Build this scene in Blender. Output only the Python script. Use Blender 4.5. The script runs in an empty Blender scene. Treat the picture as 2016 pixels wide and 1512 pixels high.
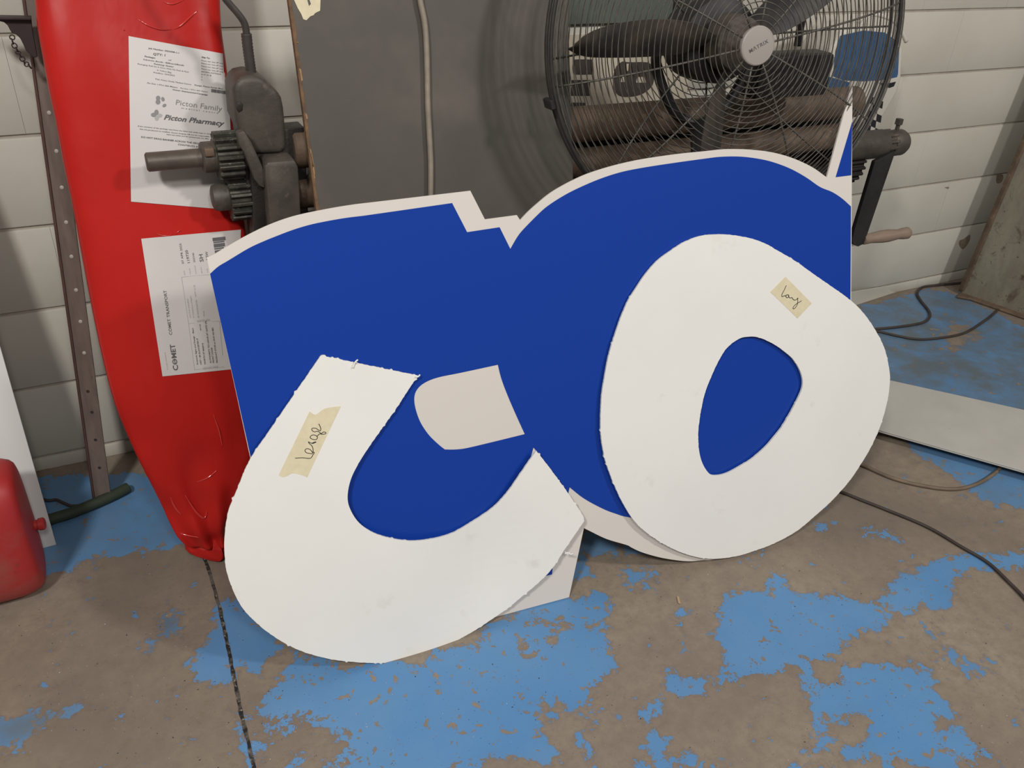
import bpy, bmesh, math, random
import numpy as np
from mathutils import Vector, Matrix, noise as mnoise
from mathutils.bvhtree import BVHTree
from mathutils.geometry import delaunay_2d_cdt

random.seed(7)
scene = bpy.context.scene
COL = scene.collection

# ------------------------------------------------------------------ camera
F, PITCH, ROLL, YAW, CD, CH = 1659.838, 0.544723, 0.0511554, 0.47831, 2.059649, 1.361981
_fw = Vector((math.sin(YAW)*math.cos(PITCH), math.cos(YAW)*math.cos(PITCH), -math.sin(PITCH)))
_rt = Vector((math.cos(YAW), -math.sin(YAW), 0.0))
_up = _rt.cross(_fw)
RGT = _rt*math.cos(ROLL) + _up*math.sin(ROLL)
UPV = -_rt*math.sin(ROLL) + _up*math.cos(ROLL)
FWD = _fw
CAM = Vector((0.0, -CD, CH))
cd = bpy.data.cameras.new('camera'); cd.sensor_width = 36.0; cd.lens = F/2016*36.0
cd.clip_start = 0.02; cd.clip_end = 100
cam = bpy.data.objects.new('camera', cd); COL.objects.link(cam)
_m = Matrix((RGT, UPV, -FWD)).transposed().to_4x4(); _m.translation = CAM
cam.matrix_world = _m
scene.camera = cam

# ------------------------------------------------------------------ world, lamps, exposure
w = bpy.data.worlds.new('world'); scene.world = w; w.use_nodes = True
bg = w.node_tree.nodes['Background']
bg.inputs[0].default_value = (1.0, 0.97, 0.93, 1); bg.inputs[1].default_value = 0.26
scene.view_settings.view_transform = 'Standard'; scene.view_settings.look = 'None'
scene.view_settings.gamma = 1.0; scene.view_settings.use_curve_mapping = False
scene.view_settings.exposure = -0.56
def lamp(name, loc, target, power, sx, sy, col=(1, .975, .94)):
    l = bpy.data.lights.new(name, 'AREA'); l.shape = 'RECTANGLE'; l.size = sx; l.size_y = sy
    l.energy = power; l.color = col
    o = bpy.data.objects.new(name, l); COL.objects.link(o)
    o.location = loc
    o.rotation_euler = (Vector(target)-Vector(loc)).to_track_quat('-Z', 'Y').to_euler()
    return o
lamp('ceiling_lamp_right', (2.9, -3.6, 3.5), (1.1, -0.8, 0.5), 106, 0.34, 0.30)
lamp('ceiling_lamp_left', (-1.35, -2.8, 3.2), (0.5, -0.8, 0.4), 112, 0.38, 0.34)
lamp('ceiling_lamp_middle', (0.3, -4.4, 3.7), (0.6, -0.8, 0.4), 62, 0.45, 0.40)

# ------------------------------------------------------------------ helpers
def ray(u, v):
    return RGT*((u-1008)/F) - UPV*((v-756)/F) + FWD
def atY(u, v, Y):
    d = ray(u, v); return CAM + d*((Y-CAM.y)/d.y)
def atZ(u, v, z=0.0):
    d = ray(u, v); return CAM + d*((z-CAM.z)/d.z)
def onplane(u, v, P, n):
    d = ray(u, v); return CAM + d*((P-CAM).dot(n)/d.dot(n))

def link(name, me, mats, parent=None):
    o = bpy.data.objects.new(name, me); COL.objects.link(o)
    for m in (mats if isinstance(mats, (list, tuple)) else [mats]):
        me.materials.append(m)
    if parent: o.parent = parent
    return o
def tag(o, label=None, cat=None, group=None, kind=None):
    if label: o['label'] = label
    if cat: o['category'] = cat
    if group: o['group'] = group
    if kind: o['kind'] = kind
    return o
def thing(name, label, cat, loc=(0, 0, 0), group=None):
    o = bpy.data.objects.new(name, None); COL.objects.link(o); o.location = loc
    o.empty_display_size = .05
    # children are authored in world space
    return tag(o, label, cat, group)
def adopt(o, parent):
    """parent a world-space object without moving it"""
    o.parent = parent
    o.matrix_parent_inverse = Matrix.Translation(parent.location).inverted()
    return o
def mesh(verts, faces, smooth=False):
    me = bpy.data.meshes.new('m'); me.from_pydata([tuple(v) for v in verts], [], faces); me.update()
    if smooth:
        for p in me.polygons: p.use_smooth = True
    return me
def from_bm(bm, smooth=False):
    bmesh.ops.recalc_face_normals(bm, faces=bm.faces)
    me = bpy.data.meshes.new('m'); bm.to_mesh(me); bm.free()
    if smooth: shade_auto(me)
    return me
def shade_auto(me, ang=35):
    for p in me.polygons: p.use_smooth = True
    try: me.set_sharp_from_angle(angle=math.radians(ang))
    except Exception: pass
def part(name, me, mats, parent):
    o = link(name, me, mats); adopt(o, parent); return o

def tube_mesh(pts, rad, seg=8, cap=True, closed=False, bm=None):
    own = bm is None
    if own: bm = bmesh.new()
    pts = [Vector(p) for p in pts]; n = len(pts)
    rings = []; prev = None
    for i, p in enumerate(pts):
        if closed: t = pts[(i+1) % n]-pts[i-1]
        else: t = pts[min(i+1, n-1)]-pts[max(i-1, 0)]
        t.normalize()
        if prev is None:
            a = Vector((0, 0, 1)) if abs(t.z) < .9 else Vector((1, 0, 0))
            x = t.cross(a).normalized()
        else:
            x = (prev - t*prev.dot(t)).normalized()
        y = t.cross(x); prev = x
        r = rad[i] if isinstance(rad, (list, tuple)) else rad
        rings.append([bm.verts.new(p + (x*math.cos(k*2*math.pi/seg)+y*math.sin(k*2*math.pi/seg))*r) for k in range(seg)])
    m = n if closed else n-1
    for i in range(m):
        A, B = rings[i], rings[(i+1) % n]
        for k in range(seg):
            f = bm.faces.new((A[k], A[(k+1) % seg], B[(k+1) % seg], B[k])); f.smooth = True
    if cap and not closed:
        bm.faces.new(rings[0][::-1]); bm.faces.new(rings[-1])
    if own:
        bmesh.ops.recalc_face_normals(bm, faces=bm.faces)
        me = bpy.data.meshes.new('m'); bm.to_mesh(me); bm.free(); return me
def smooth_path(pts, k=6):
    pts = [Vector(p) for p in pts]; out = []
    n = len(pts)
    for i in range(n-1):
        p0, p1, p2, p3 = pts[max(i-1, 0)], pts[i], pts[i+1], pts[min(i+2, n-1)]
        for j in range(k):
            t = j/k
            out.append(.5*((2*p1)+(p2-p0)*t+(2*p0-5*p1+4*p2-p3)*t*t+(3*p1-p0-3*p2+p3)*t**3))
    out.append(pts[-1]); return out
def spline2(pts, k=5, closed=True):
    """2D outline; a point (x,y,1) is a sharp corner. Catmull-Rom between corners."""
    P = [(Vector((p[0], p[1])), len(p) > 2) for p in pts]; n = len(P); out = []
    rng = n if closed else n-1
    for i in range(rng):
        p1, c1 = P[i]; p2, c2 = P[(i+1) % n]
        p0 = P[i-1][0] if not c1 else p1*2-p2
        p3 = P[(i+2) % n][0] if not c2 else p2*2-p1
        if c1 and c2:
            out.append(p1.copy()); continue
        for j in range(k):
            t = j/k
            out.append(.5*((2*p1)+(p2-p0)*t+(2*p0-5*p1+4*p2-p3)*t*t+(3*p1-p0-3*p2+p3)*t**3))
    if not closed: out.append(P[-1][0].copy())
    return out
def box_bm(bm, lo, hi, bev=0.0):
    vs = [bm.verts.new((x, y, z)) for x in (lo[0], hi[0]) for y in (lo[1], hi[1]) for z in (lo[2], hi[2])]
    fs = [(0, 1, 3, 2), (4, 6, 7, 5), (0, 4, 5, 1), (2, 3, 7, 6), (0, 2, 6, 4), (1, 5, 7, 3)]
    F_ = [bm.faces.new([vs[i] for i in f]) for f in fs]
    if bev:
        es = list({e for f in F_ for e in f.edges})
        bmesh.ops.bevel(bm, geom=es, offset=bev, segments=2, profile=.5, affect='EDGES')
def box_mesh(lo, hi, bev=0.0):
    bm = bmesh.new(); box_bm(bm, lo, hi, bev); return from_bm(bm, smooth=bev > 0)
def prism_mesh(poly, d, bev=0.0, seg=2):
    """poly: list of 3D points (planar), extruded along vector d, bevelled"""
    bm = bmesh.new(); d = Vector(d)
    a = [bm.verts.new(Vector(p)) for p in poly]; b = [bm.verts.new(Vector(p)+d) for p in poly]
    n = len(poly)
    bm.faces.new(a); bm.faces.new(b[::-1])
    for i in range(n): bm.faces.new((a[i], b[i], b[(i+1) % n], a[(i+1) % n]))
    bmesh.ops.recalc_face_normals(bm, faces=bm.faces)
    if bev:
        es = [e for e in bm.edges if e.calc_face_angle(0) > .5]
        bmesh.ops.bevel(bm, geom=es, offset=bev, segments=seg, profile=.5, affect='EDGES')
    return from_bm(bm, smooth=bev > 0)
def lathe_mesh(prof, origin, axis, seg=32):
    """prof: list of (distance along axis, radius)"""
    axis = Vector(axis).normalized(); origin = Vector(origin)
    a = Vector((0, 0, 1)) if abs(axis.z) < .9 else Vector((1, 0, 0))
    x = axis.cross(a).normalized(); y = axis.cross(x)
    bm = bmesh.new(); rings = []
    for t, r in prof:
        rings.append([bm.verts.new(origin+axis*t+(x*math.cos(2*math.pi*k/seg)+y*math.sin(2*math.pi*k/seg))*max(r, 1e-5)) for k in range(seg)])
    for A, B in zip(rings, rings[1:]):
        for k in range(seg): bm.faces.new((A[k], A[(k+1) % seg], B[(k+1) % seg], B[k]))
    bm.faces.new(rings[0][::-1]); bm.faces.new(rings[-1])
    return from_bm(bm, smooth=True)
def inpoly(x, y, loop):
    c = False; j = len(loop)-1
    for i in range(len(loop)):
        xi, yi = loop[i][0], loop[i][1]; xj, yj = loop[j][0], loop[j][1]
        if (yi > y) != (yj > y) and x < (xj-xi)*(y-yi)/(yj-yi)+xi: c = not c
        j = i
    return c
def sheet_mesh(loops, mapfn, th, step=None, back=True):
    """flat cut sheet: even-odd loops in 2D, mapped by mapfn(x,y,h) with h=0 front, -th back"""
    V = []; E = []
    for lp in loops:
        s = len(V); n = len(lp)
        V += [Vector((p[0], p[1])) for p in lp]; E += [(s+i, s+(i+1) % n) for i in range(n)]
    if step:
        xs = [v.x for v in V]; ys = [v.y for v in V]
        x = min(xs)+step/2
        while x < max(xs):
            y = min(ys)+step/2
            while y < max(ys):
                if sum(inpoly(x, y, l) for l in loops) % 2: V.append(Vector((x, y)))
                y += step
            x += step
    v2, e2, f2, _, _, _ = delaunay_2d_cdt(V, E, [], 0, 1e-6)
    tris = []
    for f in f2:
        cx = sum(v2[i].x for i in f)/len(f); cy = sum(v2[i].y for i in f)/len(f)
        if sum(inpoly(cx, cy, l) for l in loops) % 2:
            a = 0
            for i in range(len(f)):
                p, q = v2[f[i]], v2[f[(i+1) % len(f)]]; a += p.x*q.y-q.x*p.y
            tris.append(list(f) if a > 0 else list(f)[::-1])
    n = len(v2)
    verts = [mapfn(p.x, p.y, 0.0) for p in v2]; faces = [tuple(t) for t in tris]
    if back:
        verts += [mapfn(p.x, p.y, -th) for p in v2]
        faces += [tuple(n+i for i in t[::-1]) for t in tris]
        cnt = {}
        for t in tris:
            for i in range(len(t)):
                e = (t[i], t[(i+1) % len(t)]); cnt[e] = 1
        for (a, b) in cnt:
            if (b, a) not in cnt: faces.append((b, a, n+a, n+b))
    return mesh(verts, faces)

# ------------------------------------------------------------------ materials
def newmat(name):
    m = bpy.data.materials.new(name); m.use_nodes = True
    nt = m.node_tree; b = nt.nodes['Principled BSDF']
    return m, nt, b
def N(nt, typ, **kw):
    n = nt.nodes.new(typ)
    for k, v in kw.items():
        if k.startswith('i_'):
            key = k[2:]
            n.inputs[int(key) if key.isdigit() else key].default_value = v
        else: setattr(n, k, v)
    return n
def coords(nt, scale=(1, 1, 1)):
    t = N(nt, 'ShaderNodeNewGeometry'); mp = N(nt, 'ShaderNodeMapping'); mp.inputs['Scale'].default_value = scale
    nt.links.new(t.outputs['Position'], mp.inputs[0]); return mp.outputs[0]
def noise_fac(nt, vec, scale, detail=4, rough=.55, lo=.35, hi=.65, dist=0.0):
    t = N(nt, 'ShaderNodeTexNoise'); t.inputs['Scale'].default_value = scale; t.inputs['Detail'].default_value = detail
    t.inputs['Roughness'].default_value = rough; t.inputs['Distortion'].default_value = dist
    nt.links.new(vec, t.inputs['Vector'])
    r = N(nt, 'ShaderNodeMapRange'); r.inputs[1].default_value = lo; r.inputs[2].default_value = hi
    nt.links.new(t.outputs['Fac'], r.inputs[0]); return r.outputs[0], t.outputs['Fac']
def mixc(nt, fac, a, b):
    m = N(nt, 'ShaderNodeMix', data_type='RGBA')
    if hasattr(fac, 'is_output'): nt.links.new(fac, m.inputs[0])
    else: m.inputs[0].default_value = fac
    for s, v in ((6, a), (7, b)):
        if hasattr(v, 'is_output'): nt.links.new(v, m.inputs[s])
        else: m.inputs[s].default_value = (*v, 1)
    return m.outputs[2]
def bump(nt, b, h, strength=.3, dist=.005):
    n = N(nt, 'ShaderNodeBump'); n.inputs['Strength'].default_value = strength; n.inputs['Distance'].default_value = dist
    nt.links.new(h, n.inputs['Height']); nt.links.new(n.outputs[0], b.inputs['Normal'])
def S(hexstr):
    """sRGB hex -> linear"""
    out = []
    for i in (0, 2, 4):
        c = int(hexstr[i:i+2], 16)/255
        out.append(c/12.92 if c <= .04045 else ((c+.055)/1.055)**2.4)
    return tuple(out)
def mat(name, c1, c2=None, rough=.6, metal=0.0, scale=20, lo=.35, hi=.65, bmp=0.0, bdist=.003, spec=.5, stretch=(1, 1, 1), detail=5, c3=None, scale3=80, lo3=.6, hi3=.7):
    m, nt, b = newmat(name)
    b.inputs['Roughness'].default_value = rough; b.inputs['Metallic'].default_value = metal
    b.inputs['Specular IOR Level'].default_value = spec
    v = coords(nt, stretch)
    if c2 is None: b.inputs['Base Color'].default_value = (*c1, 1)
    else:
        f, raw = noise_fac(nt, v, scale, detail, .6, lo, hi)
        c = mixc(nt, f, c1, c2)
        if c3:
            f3, _ = noise_fac(nt, v, scale3, 4, .6, lo3, hi3); c = mixc(nt, f3, c, c3)
        nt.links.new(c, b.inputs['Base Color'])
    if bmp:
        _, raw = noise_fac(nt, v, scale*4, 6, .6); bump(nt, b, raw, bmp, bdist)
    return m

M = {}
M['wall'] = mat('painted_block', (.575, .545, .475), (.51, .48, .41), .55, 0, 2.2, .35, .7, .35, .004, c3=(.40, .34, .27), scale3=9, lo3=.70, hi3=.80)
M['mortar'] = mat('painted_mortar', (.42, .38, .32), (.33, .29, .24), .8, 0, 12, bmp=.5)
M['white_sheet'] = mat('white_coated_sheet', (.67, .62, .57), rough=.38, spec=.4)
M['blue_film'] = mat('blue_vinyl', (.0075, .045, .315), rough=.28, spec=.25)
M['foam_white'] = mat('white_cut_plastic', (.80, .785, .745), (.765, .75, .71), .55, 0, 3, .4, .7, spec=.3, c3=(.60, .56, .51), scale3=11, lo3=.65, hi3=.92)
M['foam_edge'] = mat('white_cut_edge', (.82, .80, .76), rough=.7)
M['tape'] = mat('masking_tape', (.72, .645, .45), (.66, .585, .40), .6, 0, 60, spec=.3)
M['ink'] = mat('black_ink', (.012, .011, .012), rough=.5)
M['print'] = mat('grey_print', (.10, .095, .10), rough=.6)
M['print_mid'] = mat('mid_grey_print', (.23, .22, .22), rough=.6)
M['print_light'] = mat('light_grey_print', (.38, .37, .36), rough=.6)
M['paper'] = mat('label_paper', (.60, .565, .545), (.57, .535, .515), .35, 0, 8, spec=.5)
M['iron'] = mat('greasy_cast_iron', (.092, .078, .063), (.052, .044, .036), .55, .15, 14, bmp=.35, bdist=.003, c3=(.13, .10, .08), scale3=30, lo3=.6, hi3=.72)
M['iron_dark'] = mat('black_grease_iron', (.022, .020, .018), (.035, .028, .023), .5, .3, 25, bmp=.4)
M['gear'] = mat('worn_gear_steel', (.085, .080, .065), (.045, .042, .036), .42, .55, 40, bmp=.25, c3=(.20, .20, .16), scale3=90, lo3=.60, hi3=.72)
M['rust'] = mat('rusty_roller', (.17, .115, .075), (.10, .066, .045), .6, .2, 18, bmp=.3, c3=(.26, .19, .13), scale3=40, lo3=.62, hi3=.75)
M['shaft'] = mat('dull_shaft_steel', (.13, .105, .085), (.095, .078, .064), .45, .35, 22, bmp=.15)
M['black_steel'] = mat('black_steel', (.018, .018, .019), (.028, .027, .027), .45, .2, 30)
M['wood_handle'] = mat('turned_wood', (.27, .20, .15), (.22, .155, .115), .6, 0, 30, stretch=(.3, 3, 3), bmp=.1)
M['board'] = mat('grey_painted_ply', (.090, .079, .066), (.077, .068, .057), .6, 0, 5, bmp=.08, c3=(.125, .105, .09), scale3=3, lo3=.5, hi3=.7)
M['ply_edge'] = mat('raw_ply_edge', (.19, .105, .05), (.10, .06, .035), .8, 0, 40, bmp=.4)
M['ply_chip'] = mat('chipped_ply', (.36, .22, .10), (.28, .16, .075), .8, 0, 60)
M['beige_cable'] = mat('beige_cable', (.29, .245, .19), (.22, .185, .145), .55, 0, 30)
M['dark_cable'] = mat('dark_floor_cable', (.055, .040, .033), (.035, .026, .022), .6, 0, 20)
M['tan_cable'] = mat('tan_floor_cable', (.20, .145, .095), (.10, .075, .055), .6, 0, 9)
M['conduit'] = mat('black_conduit', (.040, .033, .031), (.055, .045, .04), .5, 0, 30)
M['wire'] = mat('dusty_guard_wire', (.11, .098, .082), (.06, .054, .046), .5, .2, 60)
M['rim'] = mat('black_guard_rim', (.035, .033, .032), (.05, .047, .043), .45, .3, 40)
M['blade'] = mat('dusty_fan_blade', (.028, .026, .026), (.095, .075, .060), .55, .1, 6, .42, .62, bmp=.2)
M['badge'] = mat('grey_badge', (.33, .295, .27), rough=.45)
M['motor'] = mat('motor_black', (.012, .012, .012), (.02, .019, .018), .5, .1, 20)
M['angle'] = mat('weathered_angle_steel', (.185, .140, .118), (.135, .100, .084), .55, .15, 9, bmp=.15, stretch=(6, 6, 1), c3=(.075, .045, .035), scale3=30, lo3=.68, hi3=.8)
M['angle_edge'] = mat('angle_flange', (.12, .06, .05), (.085, .045, .038), .6, .1, 20)
M['rivet'] = mat('pale_rivet', (.42, .38, .34), rough=.5)
M['hole'] = mat('dark_hole', (.03, .022, .02), rough=.8)
M['gusset'] = mat('dark_brown_steel', (.030, .019, .020), (.040, .026, .026), .55, .1, 20)
M['green_hose'] = mat('dark_green_hose', (.035, .050, .028), (.022, .032, .020), .7, 0, 18, bmp=.2)
M['sheet_grey'] = mat('pale_grey_sheet', (.60, .60, .585), rough=.45)
M['sheet_floor'] = mat('dusty_white_sheet', (.52, .50, .455), (.47, .45, .41), .5, 0, 6, c3=(.10, .09, .08), scale3=110, lo3=.72, hi3=.76)
M['can_blue'] = mat('blue_can_print', (.05, .115, .23), (.04, .095, .20), .4, 0, 20)
M['can_white'] = mat('white_can_plastic', (.60, .565, .50), rough=.4)
M['can_black'] = mat('black_can_print', (.015, .016, .022), rough=.4)
M['teal'] = mat('teal_board', (.135, .155, .135), (.11, .13, .112), .6, 0, 5)
M['sign_cream'] = mat('cream_sign_sheet', (.60, .53, .42), (.56, .49, .385), .6, 0, 5)
M['sign_dark'] = mat('dark_brown_sign_print', (.062, .048, .043), (.075, .06, .05), .6, 0, 20)
M['debris'] = mat('dark_debris', (.02, .019, .022), rough=.7)
M['debris_light'] = mat('pale_debris', (.55, .5, .42), rough=.7)
M['wood_chip'] = mat('wood_chip', (.42, .29, .17), rough=.7)

def red_plastic():
    m, nt, b = newmat('red_plastic_film')
    v = coords(nt)
    f, _ = noise_fac(nt, v, 5, 4, .5, .35, .7)
    nt.links.new(mixc(nt, f, (.47, .018, .014), (.41, .014, .011)), b.inputs['Base Color'])
    b.inputs['Roughness'].default_value = .30; b.inputs['Specular IOR Level'].default_value = .13
    mp = N(nt, 'ShaderNodeMapping'); mp.inputs['Scale'].default_value = (9, 9, 4)
    t = N(nt, 'ShaderNodeTexCoord'); nt.links.new(t.outputs['Object'], mp.inputs[0])
    _, raw = noise_fac(nt, mp.outputs[0], 1.2, 3, .45, dist=.6)
    bump(nt, b, raw, .22, .010)
    return m
M['red'] = red_plastic()
def red_paint():
    m, nt, b = newmat('worn_red_paint')
    v = coords(nt)
    f, _ = noise_fac(nt, v, 6, 5, .6, .45, .72)
    c = mixc(nt, f, (.36, .022, .022), (.25, .09, .07))
    f2, _ = noise_fac(nt, v, 30, 5, .65, .63, .72)
    c = mixc(nt, f2, c, (.11, .045, .03))
    nt.links.new(c, b.inputs['Base Color']); b.inputs['Roughness'].default_value = .5
    _, raw = noise_fac(nt, v, 60, 4); bump(nt, b, raw, .15, .002)
    return m
M['red_paint'] = red_paint()
def rust_panel():
    m, nt, b = newmat('mossy_rusted_paint')
    v = coords(nt); v2 = coords(nt, (5, 5, 1.6))
    f, _ = noise_fac(nt, v2, 2.2, 6, .6, .42, .62)
    c = mixc(nt, f, (.27, .25, .18), (.21, .185, .14))
    f2, _ = noise_fac(nt, v, 10, 8, .7, .54, .66, .8)
    c = mixc(nt, f2, c, (.09, .062, .042))
    f3, _ = noise_fac(nt, v, 55, 5, .6, .62, .7)
    c = mixc(nt, f3, c, (.05, .035, .025))
    nt.links.new(c, b.inputs['Base Color']); b.inputs['Roughness'].default_value = .75
    _, raw = noise_fac(nt, v, 40, 6); bump(nt, b, raw, .4, .003)
    return m
M['rust_panel'] = rust_panel()

def floor_mat():
    m, nt, b = newmat('worn_blue_floor')
    L = nt.links.new
    v = coords(nt)
    at = N(nt, 'ShaderNodeAttribute'); at.attribute_name = 'paint'
    fd = N(nt, 'ShaderNodeAttribute'); fd.attribute_name = 'faded'
    _, n1 = noise_fac(nt, v, 17, 10, .68, dist=.35)
    _, n2 = noise_fac(nt, v, 62, 8, .75)
    a1 = N(nt, 'ShaderNodeMath', operation='MULTIPLY_ADD'); L(n1, a1.inputs[0]); a1.inputs[1].default_value = 5.6; a1.inputs[2].default_value = -2.8
    a2 = N(nt, 'ShaderNodeMath', operation='MULTIPLY_ADD'); L(n2, a2.inputs[0]); a2.inputs[1].default_value = 2.6; a2.inputs[2].default_value = -1.3
    s1 = N(nt, 'ShaderNodeMath', operation='ADD'); L(a1.outputs[0], s1.inputs[0]); L(a2.outputs[0], s1.inputs[1])
    s2 = N(nt, 'ShaderNodeMath', operation='ADD'); L(s1.outputs[0], s2.inputs[0]); L(at.outputs['Fac'], s2.inputs[1])
    ch, _ = noise_fac(nt, v, 36, 7, .62, .575, .655, .4); chm = N(nt, 'ShaderNodeMath', operation='MULTIPLY_ADD'); L(ch, chm.inputs[0]); chm.inputs[1].default_value = -1.7
    sp_, _ = noise_fac(nt, v, 24, 7, .62, .60, .68, .3); spm = N(nt, 'ShaderNodeMath', operation='MULTIPLY_ADD'); L(sp_, spm.inputs[0]); spm.inputs[1].default_value = 1.0
    L(s2.outputs[0], spm.inputs[2]); L(spm.outputs[0], chm.inputs[2]); s2 = chm
    th = N(nt, 'ShaderNodeMapRange'); th.inputs[1].default_value = -.015; th.inputs[2].default_value = .05; L(s2.outputs[0], th.inputs[0])
    # concrete
    f1, _ = noise_fac(nt, v, 2.6, 6, .6, .35, .68)
    conc = mixc(nt, f1, (.205, .165, .130), (.315, .258, .195))
    f2, _ = noise_fac(nt, v, 34, 10, .78, .36, .80); conc = mixc(nt, f2, conc, (.18, .145, .113))
    f3, _ = noise_fac(nt, v, 130, 3, .6, .66, .74); conc = mixc(nt, f3, conc, (.30, .26, .21))
    f4, _ = noise_fac(nt, v, 170, 3, .6, .68, .74); conc = mixc(nt, f4, conc, (.05, .04, .034))
    # warm stain along paint edges
    eg = N(nt, 'ShaderNodeMapRange'); eg.inputs[1].default_value = -.45; eg.inputs[2].default_value = 0.0; L(s2.outputs[0], eg.inputs[0])
    sc = N(nt, 'ShaderNodeMath', operation='MULTIPLY'); L(eg.outputs[0], sc.inputs[0]); sc.inputs[1].default_value = .38
    conc = mixc(nt, sc.outputs[0], conc, (.165, .10, .062))
    # paint
    g1, _ = noise_fac(nt, v, 4, 5, .6, .35, .7)
    blue = mixc(nt, g1, (.095, .245, .475), (.125, .275, .49))
    g2, _ = noise_fac(nt, v, 200, 2, .5, .70, .75); blue = mixc(nt, g2, blue, (.03, .04, .07))
    mulf = N(nt, 'ShaderNodeMath', operation='MULTIPLY'); L(fd.outputs['Fac'], mulf.inputs[0])
    gf, _ = noise_fac(nt, v, 9, 6, .65, .25, .6); L(gf, mulf.inputs[1])
    blue = mixc(nt, mulf.outputs[0], blue, (.125, .16, .19))
    col = mixc(nt, th.outputs[0], conc, blue)
    L(col, b.inputs['Base Color'])
    rr = N(nt, 'ShaderNodeMapRange'); rr.inputs[3].default_value = .62; rr.inputs[4].default_value = .40; L(th.outputs[0], rr.inputs[0]); L(rr.outputs[0], b.inputs['Roughness'])
    b.inputs['Specular IOR Level'].default_value = .35
    hh = N(nt, 'ShaderNodeMath', operation='MULTIPLY_ADD'); L(n2, hh.inputs[0]); hh.inputs[1].default_value = .5; L(th.outputs[0], hh.inputs[2])
    bump(nt, b, hh.outputs[0], .35, .0012)
    return m
M['floor'] = floor_mat()

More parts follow.
